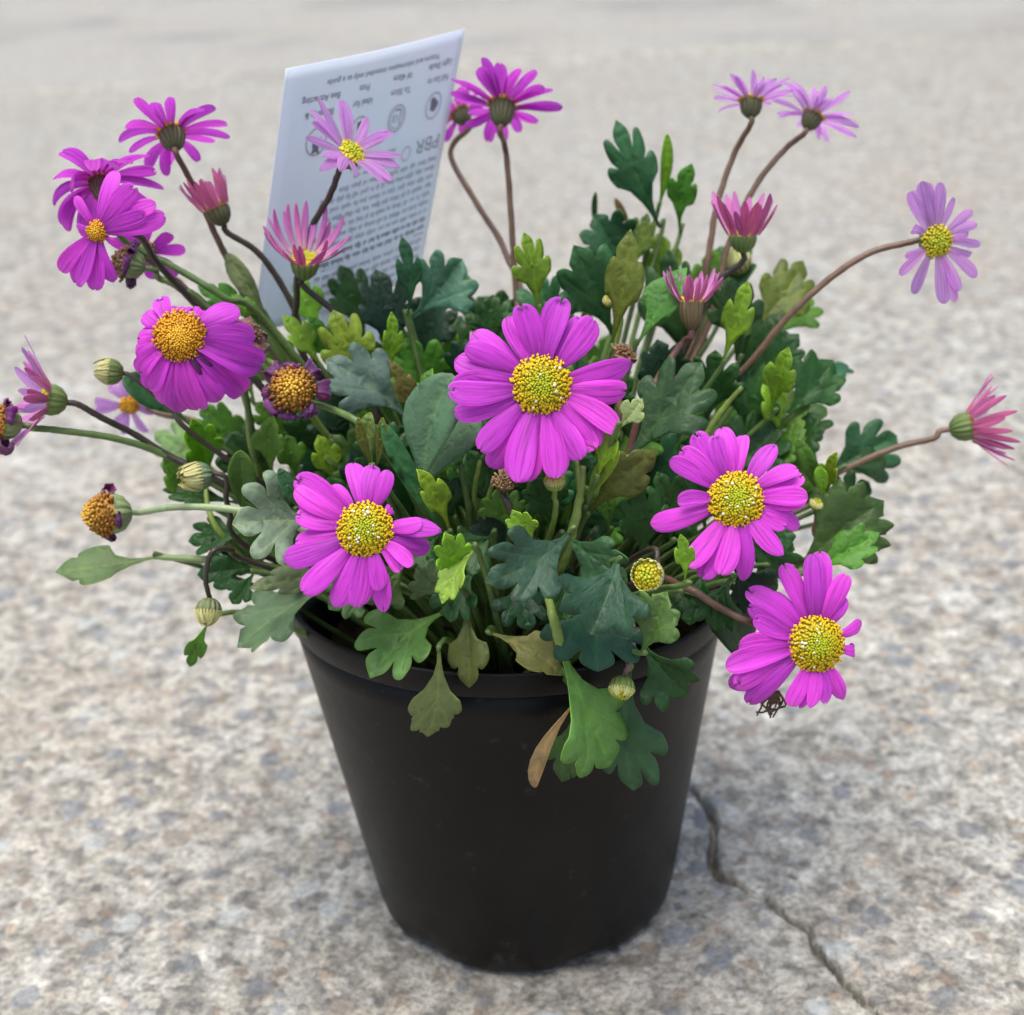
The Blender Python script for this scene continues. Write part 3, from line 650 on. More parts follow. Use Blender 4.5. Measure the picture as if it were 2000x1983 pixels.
# base x,y -> tip x,y in picture pixels of the 1932 px view, depths of both ends, width, lobes, colour, extras
LEAVES = [
 (1245,430,1162,226,.05,.05,88,7,TEAL,dict(depth=.42)), (1240,400,1258,252,.052,.05,30,0,LT,{}), (1283,440,1306,308,.05,.045,56,3,MD,dict(depth=.4)),
 (1155,630,1082,462,.01,.0,150,7,TEAL,{}), (1180,500,1122,404,.05,.05,120,5,TEAL,{}), (1152,660,1190,432,-.02,-.02,74,3,OL,dict(depth=.25)),
 (1016,590,988,438,-.01,-.01,78,5,LT,{}), (1190,520,1222,402,.045,.05,60,5,OL,{}), (1128,450,1124,362,.07,.07,14,0,DK,{}), (1195,440,1160,374,.07,.07,18,0,BRN,{}),
 (1200,655,1296,505,-.015,-.01,78,3,srgb(88,132,66),dict(depth=.15)), (1400,640,1515,492,.03,.045,105,5,OL,{}), (1360,690,1412,530,-.02,-.02,60,3,LT,{}), (1390,680,1368,520,.015,.02,110,5,DK,{}),
 (1182,868,1325,684,-.045,-.04,165,7,srgb(52,90,58),dict(depth=.45)), (1478,790,1572,680,.0,.01,105,5,DK,{}), (1455,780,1488,655,-.01,-.015,62,3,LT,dict(depth=.4)), (1420,720,1508,630,.02,.02,85,5,DK,{}),
 (1545,905,1692,822,.01,.02,130,7,TEAL,dict(depth=.45)), (1490,890,1545,780,.0,.0,105,5,DK,{}), (1585,885,1672,868,.0,.01,60,3,DK,{}), (1548,940,1502,828,-.02,-.025,40,0,MD,{}), (1562,950,1580,852,-.025,-.03,36,3,LT,{}), (1550,940,1545,880,-.03,-.03,28,0,LT,{}),
 (1505,1075,1668,945,-.035,-.03,170,9,srgb(60,96,46),dict(depth=.25)), (1520,1080,1660,1005,-.05,-.05,80,5,MD,dict(depth=.3)), (1285,1120,1420,1240,-.07,-.06,105,0,DK,dict(bend=.5)),
 (1212,1228,1258,1116,-.098,-.1,108,5,srgb(88,124,60),dict(depth=.22)), (1212,1215,1296,1312,-.08,-.085,105,7,DK,dict(depth=.35)), (1292,1100,1284,1008,-.1,-.1,38,3,LT,{}),
 (1075,1005,915,1100,-.085,-.105,150,7,srgb(48,84,66),dict(bend=.5,depth=.4)), (1062,1010,1185,1100,-.07,-.085,120,5,TEAL,dict(bend=.5)), (1165,1060,1112,1200,-.085,-.1,190,7,srgb(44,82,62),dict(bend=.7)), (1130,1120,1128,1268,-.08,-.095,165,5,srgb(46,86,66),dict(bend=.6,depth=.42)),
 (1058,1225,1150,1446,-.09,-.088,150,7,srgb(96,142,78),dict(bend=.5,depth=.3)), (1188,1260,1196,1492,-.08,-.082,118,7,srgb(54,98,62),dict(bend=.4,depth=.42)), (1090,1320,1008,1485,-.088,-.082,34,0,TAN,dict(fold=.8)), (1090,1340,1060,1475,-.085,-.08,60,3,srgb(60,92,48),{}),
 (835,1158,698,1280,-.07,-.09,120,7,srgb(92,124,66),dict(bend=.6,depth=.42)), (828,1225,806,1390,-.084,-.082,82,5,srgb(118,130,84),dict(bend=.4,depth=.2)), (878,1140,886,1298,-.075,-.085,70,3,srgb(92,96,50),dict(bend=.5)), (925,1195,1062,1275,-.08,-.09,66,3,srgb(104,112,62),dict(bend=.5,depth=.2)),
 (625,1100,448,1222,-.05,-.06,125,5,srgb(104,124,96),dict(bend=.5,depth=.25)), (640,1070,470,1110,-.055,-.07,60,3,srgb(110,126,90),{}), (398,1165,358,1258,-.05,-.05,32,3,MD,{}), (300,1050,104,1080,-.03,-.035,92,3,GY,dict(depth=.25,bend=.2)),
 (585,985,438,990,-.06,-.075,170,5,srgb(116,148,126),dict(depth=.5,bend=.6)), (565,965,526,884,-.07,-.07,32,0,TEAL,{}), (392,905,362,788,-.01,-.02,76,5,LT,{}), (380,945,308,862,-.015,-.02,58,3,MD,{}), (455,965,454,850,-.04,-.045,60,0,srgb(78,110,44),{}), (515,900,515,785,-.02,-.02,70,3,MD,{}),
 (352,795,232,712,-.005,-.01,70,0,TEAL,dict(bend=.3)), (420,900,292,815,.03,.04,95,5,GY,{}), (480,1000,355,1022,-.03,-.03,75,5,DK,{}), (480,1080,438,1140,-.04,-.045,60,3,DK,{}), (480,1070,372,1085,-.035,-.04,60,3,DK,{}), (450,950,306,925,-.02,-.02,65,5,DK,{}),
 (505,600,428,478,.02,.02,46,0,GY,{}), (480,610,372,540,.02,.02,55,3,MD,{}), (500,620,436,556,.01,.01,40,3,MD,{}),
 (778,600,872,488,.015,.02,135,7,srgb(78,124,98),{}), (768,600,758,446,.01,.01,46,3,TEAL,dict(depth=.5)), (735,700,708,508,.02,.03,120,5,NAVY,{}), (700,740,628,585,-.01,-.01,105,5,LT,{}), (722,720,738,588,-.005,-.005,40,3,LT,{}), (610,700,532,596,.0,.0,62,3,LT,{}), (625,710,580,596,.005,.005,60,3,MD,{}),
 (770,790,614,678,-.02,-.02,135,7,BLU,dict(bend=.5,depth=.4)), (820,720,872,596,.04,.05,120,7,DK,{}), (850,700,858,625,.03,.03,30,0,LT,{}), (935,660,930,556,.025,.03,100,5,DK,{}), (778,820,734,678,-.03,-.03,46,3,BRN,{}), (796,830,816,695,-.025,-.025,66,3,MD,{}),
 (798,925,852,705,-.06,-.055,125,0,srgb(92,126,92),dict(bend=.3)), (790,930,908,795,-.055,-.05,105,0,srgb(78,112,84),dict(bend=.4)), (706,890,698,778,-.055,-.055,40,0,srgb(112,134,72),{}), (706,885,676,788,-.058,-.06,22,0,OL,{}), (708,885,722,788,-.058,-.06,24,0,OL,{}),
 (842,1010,720,798,-.06,-.06,48,0,TEAL,dict(fold=.6)), (850,1005,786,885,-.065,-.07,56,3,LT,dict(fold=.5)), (855,1090,838,1006,-.1,-.105,78,5,LT,dict(depth=.35)), (895,1035,834,1140,-.1,-.108,62,5,srgb(126,160,66),dict(depth=.25,bend=.6)), (845,1125,785,1070,-.08,-.08,90,5,srgb(74,104,60),{}),
 (1108,975,1240,850,-.06,-.06,90,3,BRN,dict(depth=.3)), (1105,960,1168,850,-.065,-.065,44,0,LT,dict(fold=.5)), (1165,810,1212,752,-.075,-.075,46,3,srgb(146,172,120),{}), (1125,905,1168,795,-.07,-.07,54,3,LT,{}), (1005,1040,966,962,-.085,-.085,60,7,LT,dict(depth=.25)),
 (1205,1060,1188,915,-.055,-.06,110,5,DK,{}), (1265,1020,1240,890,-.05,-.05,105,5,DK,{}), (1400,840,1442,685,.0,.0,115,5,srgb(58,96,50),{}), (1330,1000,1300,880,-.04,-.04,90,5,DK,{}), (1000,900,960,820,-.03,-.03,110,5,DK,{}), (920,960,880,850,-.03,-.03,120,5,DK,{}), (650,1000,620,900,-.03,-.03,120,5,DK,{}), (700,960,660,850,-.02,-.02,110,5,NAVY,{}),
 (600,860,570,770,.0,.0,110,5,DK,{}), (880,750,900,640,.0,.0,110,5,NAVY,{}), (1250,760,1240,640,.0,.0,110,5,NAVY,{}), (1330,800,1350,660,.0,.0,120,5,DK,{}), (1450,960,1520,900,-.01,.0,110,5,DK,{}), (560,830,480,760,.02,.02,80,5,MD,{}), (1030,700,1060,560,.02,.02,90,5,DK,{}), (1430,1050,1480,980,-.03,-.03,90,5,DK,{}),
 (1300,700,1262,470,.035,.04,120,5,DK,{}), (1330,650,1420,470,.05,.055,110,5,TEAL,{}), (1440,640,1530,560,.05,.06,110,5,MD,{}), (1380,760,1480,590,.03,.03,120,5,DK,{}), (1500,720,1600,690,.03,.04,90,5,TEAL,{}), (1440,850,1560,770,.015,.02,120,5,srgb(60,96,46),{}), (1360,900,1470,800,-.01,-.005,120,5,DK,{}), (1560,980,1640,910,.0,.005,110,5,DK,{}),
 (1400,1010,1500,1090,-.055,-.05,120,5,DK,{}), (1380,1060,1440,1130,-.06,-.06,110,5,NAVY,{}), (1330,1080,1300,1180,-.06,-.07,110,5,DK,{}), (1200,1000,1120,930,-.045,-.045,130,5,DK,{}), (1130,820,1130,700,-.01,-.01,120,5,DK,{}), (1060,640,1020,520,.03,.035,110,5,TEAL,{}), (1100,600,1150,480,.04,.045,100,5,MD,{}), (960,660,900,560,.045,.05,110,5,DK,{}),
 (690,650,640,500,.045,.05,110,5,DK,{}), (560,740,480,640,.03,.035,110,5,MD,{}), (620,800,520,700,.01,.01,120,5,DK,{}), (540,920,420,820,.0,.0,120,5,DK,{}), (470,880,380,760,.02,.02,90,5,MD,{}), (560,1010,480,930,-.03,-.03,110,5,DK,{}), (520,1100,400,1030,-.03,-.03,100,5,srgb(60,96,46),{}), (620,1080,520,1040,-.045,-.05,100,5,DK,{}), (800,700,840,560,.03,.035,110,5,NAVY,{}), (660,830,600,740,.0,.0,120,5,NAVY,{}), (760,900,700,800,-.03,-.03,120,5,DK,{}), (960,1060,900,960,-.05,-.05,120,5,NAVY,{}), (740,1080,700,1000,-.05,-.05,110,5,DK,{}), (1060,1160,1000,1080,-.06,-.06,120,5,NAVY,{}), (880,1120,800,1040,-.06,-.06,110,5,NAVY,{}),
 (770,1060,680,1135,-.065,-.075,110,5,srgb(70,104,54),dict(bend=.7)), (900,1075,850,1175,-.07,-.08,110,5,DK,dict(bend=.8)), (985,1085,1000,1190,-.07,-.082,115,5,NAVY,dict(bend=.8)), (1060,1090,1060,1190,-.065,-.078,100,5,DK,dict(bend=.8)), (930,1010,850,1060,-.07,-.08,100,5,DK,{}), (830,1010,760,1070,-.06,-.07,100,5,DK,{}), (960,1000,940,920,-.055,-.055,90,5,MD,{}), (860,980,830,900,-.05,-.05,90,5,DK,{}), (1040,1000,1000,900,-.055,-.055,90,5,DK,{}), (1150,1000,1130,900,-.055,-.05,90,5,MD,{}), (700,1110,620,1150,-.05,-.06,90,5,srgb(80,108,66),dict(bend=.7)),
 (1380,1090,1350,1190,-.07,-.075,100,5,DK,dict(bend=.8)), (1440,1070,1420,1160,-.06,-.06,90,5,srgb(60,92,48),dict(bend=.8)), (610,640,560,520,.03,.035,70,3,LT,{}), (880,600,850,500,.05,.055,70,3,MD,{}), (1250,560,1240,440,.05,.055,70,3,LT,{}), (1330,600,1350,470,.05,.055,70,3,MD,{}), (1470,820,1440,720,-.005,-.005,60,3,LT,{}), (640,920,600,820,-.02,-.02,60,3,LT,{}), (480,760,430,660,.02,.02,60,3,LT,{}), (560,900,540,820,-.02,-.02,60,3,MD,{}), (920,820,880,720,-.02,-.02,70,3,MD,{}), (1290,820,1300,720,-.02,-.02,70,3,MD,{}),
]
for i, (bx, by, tx, ty, Yb, Yt, w, n, col, kw) in enumerate(LEAVES):
    B_, T_ = O(bx, by, Yb), O(tx, ty, Yt); w_ = w * K * mpp(T_) * (1.05 if n else .88); n = {9: 7, 7: 5}.get(n, n); w_ *= 1.22 if by > 1095 and ty > by and n else 1
    rr = random.Random(i + 40); kw = dict(kw); kw.setdefault('depth', rr.uniform(.28, .44)); kw.setdefault('bend', rr.uniform(.2, .8)); kw.setdefault('fold', rr.uniform(.1, .6)); kw.setdefault('roll', rr.uniform(-.5, .5))
    add_leaf(B_, T_, w_, n, col=col, seed=i, stem_col=random.choice([STEM_G, STEM_G, srgb(74, 96, 48)]), **kw)
# leaves deeper inside the bush
rr = random.Random(77)
for i in range(160):
    a = rr.uniform(0, 2 * math.pi); q = rr.uniform(.2, 1)
    ctr = Vector((.09 * q * math.cos(a), .015 + .065 * q * math.sin(a), .125 + .055 * rr.random() * (1.1 - .5 * q)))
    if ctr.y < -.02: ctr.y *= .5
    d = Vector((ctr.x * 9, ctr.y * 6, rr.uniform(.25, 1.0))).normalized()
    Lf = rr.uniform(.018, .03)
    add_leaf(ctr, ctr + d * Lf, Lf * rr.uniform(.6, .9), rr.choice([3, 5, 5]), rr.uniform(.28, .42), rr.choice([DK, DK, MD, MD, TEAL, srgb(70, 108, 44)]), bend=rr.uniform(.2, .8), fold=rr.uniform(.1, .4), roll=rr.uniform(-.6, .6), seed=300 + i)

# ------------------------------------------------------------------ flowers
def P(*a): return [O(*t) for t in a]
CR = Vector((0, 0, SOIL))
cv = dict(elev=35, droop=330, len=1.0, cf=.1)
t1 = zt(860, 540, 3.685, [(225,410),(465,300),(625,200),(820,148),(1030,285),(1140,330),(1385,700,dict(droop=45,pt=True,twist=.5)),(1330,885,dict(twist=.4)),(1310,1050),(1170,1200),(1090,1265),(985,1330),(880,1440),(780,1425),(640,1480),(490,1460),(395,1400),(265,1240),(120,1040),(70,900),(85,740),(105,600),(200,480)])
flower('large magenta daisy with yellow centre at the middle of the plant', (1058, 752), -.065, 61, (.0, .05, 1), 'petal', t1, wid=.46, elev=12, droop=22, whites=9, seed=1, stem_pts=P((1030, 850, -.05), (1010, 1000, -.03)) + [CR], stem_col=STEM_G)
z2 = (1240, 780, 2.904)
t2 = zt(*z2, [(205,340),(268,285),(330,200),(430,215),(510,160),(585,200),(790,245,dict(pt=True)),(900,365),(958,445),(970,545),(968,605),(940,700),(848,740),(815,900,dict(pt=True)),(655,995,dict(pt=True,droop=70)),(520,1005),(410,1025),(315,965),(108,725),(240,555)])
flower('magenta daisy with dome centre above the right rim of the pot', (1438, 976), -.075, 57, (.08, .12, 1), 'petal', t2, wid=.42, elev=14, droop=30, whites=13, seed=2, stem_pts=P((1360, 1000, -.06), (1250, 1080, -.04)) + [CR], stem_col=STEM_G)
t3 = zt(*z2, [(865,935),(995,880),(1060,870),(1165,985),(1195,1130),(1300,1290),(1300,1440,dict(droop=260,cf=.35,len=1.3)),(1185,1710,dict(pt=True)),(1090,1720,dict(pt=True)),(1020,1745,dict(pt=True)),(940,1750),(885,1740),(640,1700,dict(droop=50)),(555,1640),(540,1575),(508,1470),(590,1350),(655,1270),(640,1195),(675,1050),(800,1100)])
flower('drooping magenta daisy hanging lowest beyond the pot rim', (1593, 1257), -.085, 58, (.28, -.12, .95), 'petal', t3, wid=.40, elev=18, droop=38, whites=13, seed=3, dome=.5, stem_pts=P((1410, 1172, -.08), (1350, 1142, -.075), (1290, 1108, -.07), (1200, 1100, -.05)) + [CR], stem_col=STEM_B)
z4 = (340, 860, 3.421)
t4 = zt(*z4, [(850,210),(790,372),(1075,285),(1215,140),(1300,160),(1455,215),(1500,420,dict(droop=200,cf=.3,len=1.2)),(1350,330,dict(mat='petal_dry',droop=330,cf=.2)),(1780,560,dict(pt=True)),(1660,580),(1680,740,dict(droop=60)),(1610,815),(1540,850),(1400,990),(1430,1130,dict(pt=True)),(1270,1115),(1190,1090),(1110,1115),(870,1030),(750,830),(800,660),(812,520),(815,420)])
flower('magenta daisy with ragged petals over the left rim of the pot', (713, 1034), -.085, 56, (-.05, .1, 1), 'petal', t4, wid=.44, elev=12, droop=28, whites=19, seed=4, dome=.5, stem_pts=P((720, 1090, -.07), (800, 1130, -.05)) + [CR], stem_col=STEM_G)
z5 = (0, 600, 3.685)
t5 = zt(*z5, [(1300,-140,dict(droop=110)),(1130,-60),(1020,60),(980,190),(970,330),(985,430),(1060,560,dict(droop=90)),(1170,660),(1250,705),(1350,715),(1500,680),(1480,470,dict(droop=120,mat='petal_dry')),(1690,545),(1805,400),(1790,170),(1690,-20),(1560,-60,dict(droop=100)),(1430,-30,dict(droop=300,cf=.3,mat='petal_pale'))])
flower('magenta daisy with reflexed petals and golden spiky centre on the left', (351, 657), -.04, 50, (-.12, .12, 1), 'petal', t5, wid=.66, elev=4, droop=58, fm='floret_gold', N=420, spiky=1.8, seed=5, dome=.5, cupx=.2, stem_pts=P((430, 690, -.02), (465, 760, -.01), (480, 860, -.01), (560, 1000, 0)) + [CR], stem_col=STEM_L)
z1 = (0, 150, 3.685)
t6 = zt(*z1, [(800,700),(960,790),(1060,910),(1030,1000),(1110,1060),(890,1120),(840,1215),(765,1475),(705,1540),(620,1500),(510,1495),(425,1385),(545,1080),(540,860)])
flower('magenta daisy turned sideways in the cluster at upper left', (190, 452), -.03, 21, (-.42, -.05, .9), 'petal', t6, wid=.50, elev=14, droop=40, fm='floret_gold', N=110, spiky=1, seed=6, dome=.7, stem_pts=P((262, 445, -.02), (300, 500, -.01), (400, 610, .0), (520, 760, .0)) + [CR], stem_col=STEM_D, cup=1.2)
flower('purple daisy seen from beneath with dark calyx, behind the sideways daisy', (194, 356), .0, 22, (-.2, .72, -.5), 'petal_deep', n=17, R_=132, elev=12, droop=75, wid=.27, seed=7, fm='floret_gold', N=70, cup=2.2, ccol=CUP_D, stem_pts=P((235, 455, .0), (330, 505, .0), (420, 560, .0), (540, 650, .01)) + [CR], stem_col=STEM_G)
flower('purple daisy facing away on a thin stem at upper left', (335, 262), .02, 27, (-.2, .80, -.5), 'petal_deep', n=15, R_=112, elev=20, droop=44, wid=.25, seed=8, N=60, cup=1.25, ccol=CUP_D, stem_pts=P((375, 370, .025), (405, 440, .025), (445, 520, .025), (540, 700, .02)) + [CR], stem_col=STEM_B, jit=.2)
flower('half closed pink daisy beside the plant label', (422, 406), .02, 26, (-.4, .85, .25), 'petal_pink', n=22, R_=92, elev=66, droop=-14, wid=.2, seed=9, N=40, cup=1.2, ccol=CUP_D, pointed=True, stem_pts=P((490, 480, .02), (548, 568, .02), (620, 720, .015)) + [CR], stem_col=STEM_D, join=True)
flower('pink cup shaped daisy in front of the plant label foot', (596, 505), .0, 30, (.04, .78, .6), 'petal_pink', n=26, R_=118, elev=40, droop=-24, wid=.16, seed=10, N=90, dome=.25, fm='floret_green', cup=1.3, pointed=True, stem_pts=P((652, 610, .0), (690, 700, -.005), (708, 775, -.01), (740, 900, -.01)) + [CR], stem_col=STEM_D, jit=.12)
flower('pale lilac daisy standing in front of the plant label', (686, 298), .0, 27, (.38, .58, .62), 'petal_pale', n=18, R_=118, elev=26, droop=24, wid=.24, seed=11, N=70, dome=.3, fm='floret_green', cup=1.2, pointed=True, stem_pts=P((622, 370, .005), (585, 440, .01), (560, 560, .015), (600, 720, .015)) + [CR], stem_col=STEM_D, jit=.22)
flower('purple daisy facing away on a tall stem right of the plant label', (981, 207), .055, 27, (.06, .86, -.42), 'petal_deep', n=20, R_=112, elev=22, droop=26, wid=.27, seed=12, N=60, cup=1.5, ccol=CUP_D, stem_pts=P((955, 290, .055), (965, 420, .05), (974, 560, .045), (985, 700, .03)) + [CR], stem_col=STEM_B)
flower('purple daisy half hidden behind the edge of the plant label', (898, 222), .085, 20, (-.5, .6, -.4), 'petal_deep', n=12, R_=64, elev=14, droop=30, wid=.4, seed=13, N=40, cup=1.2, ccol=CUP_D, stem_pts=P((850, 290, .08), (900, 385, .07), (955, 480, .06), (990, 640, .04)) + [CR], stem_col=STEM_B, join=True)
flower('lilac daisy with upright petals, left one of the paired tall stems', (1467, 200), .05, 23, (.02, .94, -.2), 'petal_pale', n=22, R_=86, elev=28, droop=18, wid=.22, seed=14, N=40, cup=1.2, ccol=CUP_D, join=True, pointed=True, stem_pts=P((1385, 292, .05), (1352, 390, .045), (1335, 490, .04), (1290, 680, .03)) + [CR], stem_col=STEM_B)
flower('lilac daisy leaning outward, right one of the paired tall stems', (1588, 228), .055, 21, (.42, .78, -.2), 'petal_pale', n=19, R_=98, elev=26, droop=34, wid=.2, seed=15, N=40, cup=1.2, ccol=CUP_D, join=True, pointed=True, stem_pts=P((1478, 285, .055), (1420, 360, .05), (1372, 470, .045), (1300, 690, .03)) + [CR], stem_col=STEM_B, jit=.25)
flower('pink cup shaped daisy below the paired lilac daisies', (1452, 458), .01, 28, (.03, .93, .32), 'petal_pink', n=22, R_=112, elev=54, droop=-10, wid=.19, seed=16, N=60, dome=.35, fm='floret_green', cup=1.1, pointed=True, stem_pts=P((1355, 530, .01), (1325, 580, .01), (1260, 720, .01)) + [CR], stem_col=STEM_D, jit=.12)
flower('small pink cup shaped daisy on a brown stem among the leaves', (1350, 588), -.02, 25, (.02, .95, .2), 'petal_pink', n=18, R_=92, elev=42, droop=-44, wid=.18, join=True, seed=17, N=40, dome=.3, cup=1.9, ccol=srgb(120, 96, 74), stem_pts=P((1285, 650, -.02), (1235, 725, -.025), (1200, 800, -.03), (1150, 960, -.03)) + [CR], stem_col=srgb(112, 78, 70), pointed=True, jit=.16)
z17 = (1460, 330, 3.194)
t17 = zt(*z17, [(975,150),(1050,85),(1110,90),(1195,82),(1285,175),(1385,240),(1410,315),(1375,420),(1440,455),(1375,560),(1425,655),(1295,765),(1260,838),(1190,838),(1005,765),(935,640),(975,330,dict(droop=160,cf=.4)),(985,560)])
flower('pale lilac daisy with yellow centre on an arching stem at right', (1829, 471), -.01, 32, (.42, -.05, .9), 'petal_pale', t17, wid=.34, elev=14, droop=22, fm='floret_green', N=110, spiky=.6, seed=18, dome=.4, stem_pts=P((1715, 458, .0), (1640, 478, .0), (1560, 530, .0), (1480, 605, .0), (1410, 690, .0), (1300, 800, .0)) + [CR], stem_col=STEM_B, cup=1.1)
flower('pink half open daisy facing outward at the far right', (1893, 832), .0, 30, (.93, .18, .15), 'petal_pink', n=25, R_=116, elev=46, droop=-6, wid=.15, seed=19, N=40, dome=.35, cup=1.1, pointed=True, stem_pts=P((1760, 828, .0), (1690, 845, .0), (1595, 885, .0), (1450, 960, .0)) + [CR], stem_col=STEM_B, jit=.14)
flower('pink daisy facing outward at the far left with green calyx', (92, 780), -.03, 33, (-.84, .14, .34), 'petal_pale', n=24, R_=126, elev=36, droop=2, wid=.22, seed=20, N=40, dome=.3, fm='floret_green', cup=1.0, pointed=True, stem_pts=P((190, 787, -.025), (255, 820, -.02), (315, 858, -.02), (450, 930, -.02)) + [CR], stem_col=STEM_D, petal_mats=['petal_pale', 'petal_pink', 'petal_pale'], jit=.16)
flower('small drooping pink daisy half hidden behind a dark leaf at left', (252, 790), .03, 18, (-.1, -.35, .8), 'petal_pale', n=11, R_=66, elev=14, droop=40, wid=.36, seed=21, N=40, fm='floret_gold', stem_pts=P((300, 780, .03), (380, 800, .03), (480, 880, .02)) + [CR], stem_col=STEM_B, join=True)

# withered heads
def withered(label, c, Y, rd, nv, fm, pmat, n, Rpx, stem_pts=None, seed=1, stem_col=STEM_G, dome=.8, skip=None, N=150, messy=.5, wid=.7, join=False, elev=5, droop=400, cup=.9, ccol=srgb(132, 150, 104)):
    return flower(label, c, Y, rd, nv, pmat, n=n, R_=Rpx * 1.35, r0f=.95, elev=elev, droop=droop, wid=wid, dome=dome, fm=fm, N=N, spiky=1.2, messy=messy, seed=seed, stem_pts=stem_pts, stem_col=stem_col, name='withered_flower', join=join, curl_from=.15, cup=cup, ccol=ccol, skip=skip, cupx=.25, jit=.3)
withered('withered flower with brown centre and curled dark purple petals', (572, 762), -.045, 42, (-.1, .25, .95), 'floret_brown', 'petal_dry', 8, 96, P((620, 770, -.04), (690, 808, -.05), (760, 900, -.04)) + [CR], 31, STEM_G, wid=.46)
withered('withered orange brown head on a long pale green stem at left', (212, 1004), -.045, 42, (-.86, -.05, .5), 'floret_brown', 'petal_dry', 3, 70, P((330, 957, -.05), (430, 960, -.055), (540, 984, -.055), (640, 1040, -.05)) + [CR], 32, srgb(140, 158, 116), dome=1.1, wid=.7)
withered('dried brown flower with rolled petals beside the golden daisy', (486, 652), -.02, 24, (.5, .5, .3), 'floret_dead', 'petal_brown', 6, 84, P((520, 690, -.02), (560, 740, -.02), (640, 850, -.01)) + [CR], seed=33, join=True, stem_col=STEM_L, messy=1, wid=.8)
withered('withered brown head with purple petals in the upper left cluster', (252, 515), -.005, 30, (-.75, .2, .1), 'floret_dead', 'petal_dry', 4, 70, P((300, 525, .0), (340, 545, .0), (450, 640, .0)) + [CR], 34, STEM_G, N=110, messy=1, dome=1.0)
withered('withered orange head at the far left end of a green stem', (6, 826), -.04, 34, (-.8, .1, .4), 'floret_brown', 'petal_dry', 5, 66, P((60, 808, -.035), (110, 812, -.03), (220, 828, -.025), (318, 862, -.02), (450, 940, -.02)) + [CR], seed=35, join=True, stem_col=STEM_G)
withered('small dried brown seed head right of the large daisy', (1218, 692), -.03, 20, (.35, .75, .4), 'floret_dead', 'petal_brown', 3, 40, P((1165, 740, -.03), (1150, 850, -.03)) + [CR], seed=36, join=True, stem_col=STEM_B, N=90, messy=1.6, dome=.7, ccol=srgb(90, 66, 44))
withered('small dried brown seed head under the large daisy', (985, 942), -.075, 20, (.1, .6, .7), 'floret_dead', 'petal_brown', 2, 34, P((958, 950, -.075), (975, 985, -.075), (1010, 1030, -.07), (1010, 1100, -.05)) + [CR], seed=37, join=True, stem_col=STEM_D, N=90, messy=1.6, dome=.7, ccol=srgb(80, 58, 40))
# magenta petals that frame the withered head of the upper left cluster
flower('magenta daisy mostly hidden behind the withered cluster head', (285, 492), .015, 20, (.1, .3, -.8), 'petal', n=9, R_=72, elev=14, droop=30, wid=.46, seed=22, N=40, fm='floret_gold', stem_pts=P((320, 520, .02), (420, 620, .02)) + [CR], stem_col=STEM_B, join=True)

# buds
bud('pale yellow bud with green calyx at left beside the golden daisy', (212, 726), -.02, 27, (-.95, .1, .2), .35, P((250, 712, -.02), (320, 770, -.02), (420, 860, -.02)) + [CR], seed=1)
bud('half open pale bud with dark hooked stem above the withered head', (384, 931), -.045, 30, (-.85, -.1, .5), .5, P((405, 893, -.045), (428, 905, -.045), (432, 960, -.04), (500, 1050, -.03)) + [CR], seed=2, col=srgb(110, 132, 104))
bud('hanging yellow bud with dark hooked stem below the left leaves', (407, 1196), -.06, 27, (-.1, -.95, .25), .2, P((388, 1090, -.06), (400, 1042, -.06), (435, 1038, -.055), (500, 1070, -.045)) + [CR], seed=3, col=srgb(116, 128, 92), elong=1.25)
bud('open green yellow bud on the dark leaves right of centre', (1266, 1124), -.095, 32, (-.3, .05, .92), .75, P((1240, 1060, -.085), (1200, 1050, -.07)) + [CR], seed=4, elong=.62)
bud('round green bud hanging against the pot wall', (1214, 1348), -.092, 27, (-.12, -.9, .38), .1, P((1186, 1255, -.092), (1195, 1225, -.088), (1160, 1150, -.07)) + [CR], seed=5, elong=.8, col=srgb(134, 156, 74), stem_col=srgb(110, 84, 92))
bud('small round green bud just under the large daisy', (1083, 938), -.07, 22, (.0, .75, .6), .0, P((1046, 935, -.068), (1040, 1000, -.06)) + [CR], seed=6, elong=.75, col=srgb(150, 170, 74), stem_col=STEM_L)
bud('tiny pale bud between the leaves above the large daisy', (1190, 586), -.015, 14, (-.1, .6, .7), .1, P((1165, 590, -.015), (1150, 690, -.015)) + [CR], seed=7, elong=.8, col=srgb(168, 180, 96), stem_col=STEM_L)
bud('blurred cream bud under the pink cup daisy at upper right', (1440, 508), .05, 28, (-.3, .7, .3), .3, P((1370, 540, .05), (1340, 640, .04)) + [CR], seed=8, col=srgb(150, 150, 96), stem_col=STEM_G)
bud('dark small bud behind the leaves beneath the plant label', (898, 563), .06, 15, (-.4, .6, .3), .1, P((895, 570, .06), (930, 640, .05)) + [CR], seed=9, elong=.7, col=srgb(86, 92, 66))
bud('small yellow green bud beside the right daisy', (1598, 982), -.03, 17, (.1, .6, .7), .1, P((1535, 1000, -.03), (1500, 1070, -.03)) + [CR], seed=10, elong=.7, col=srgb(150, 160, 86), stem_col=STEM_B)
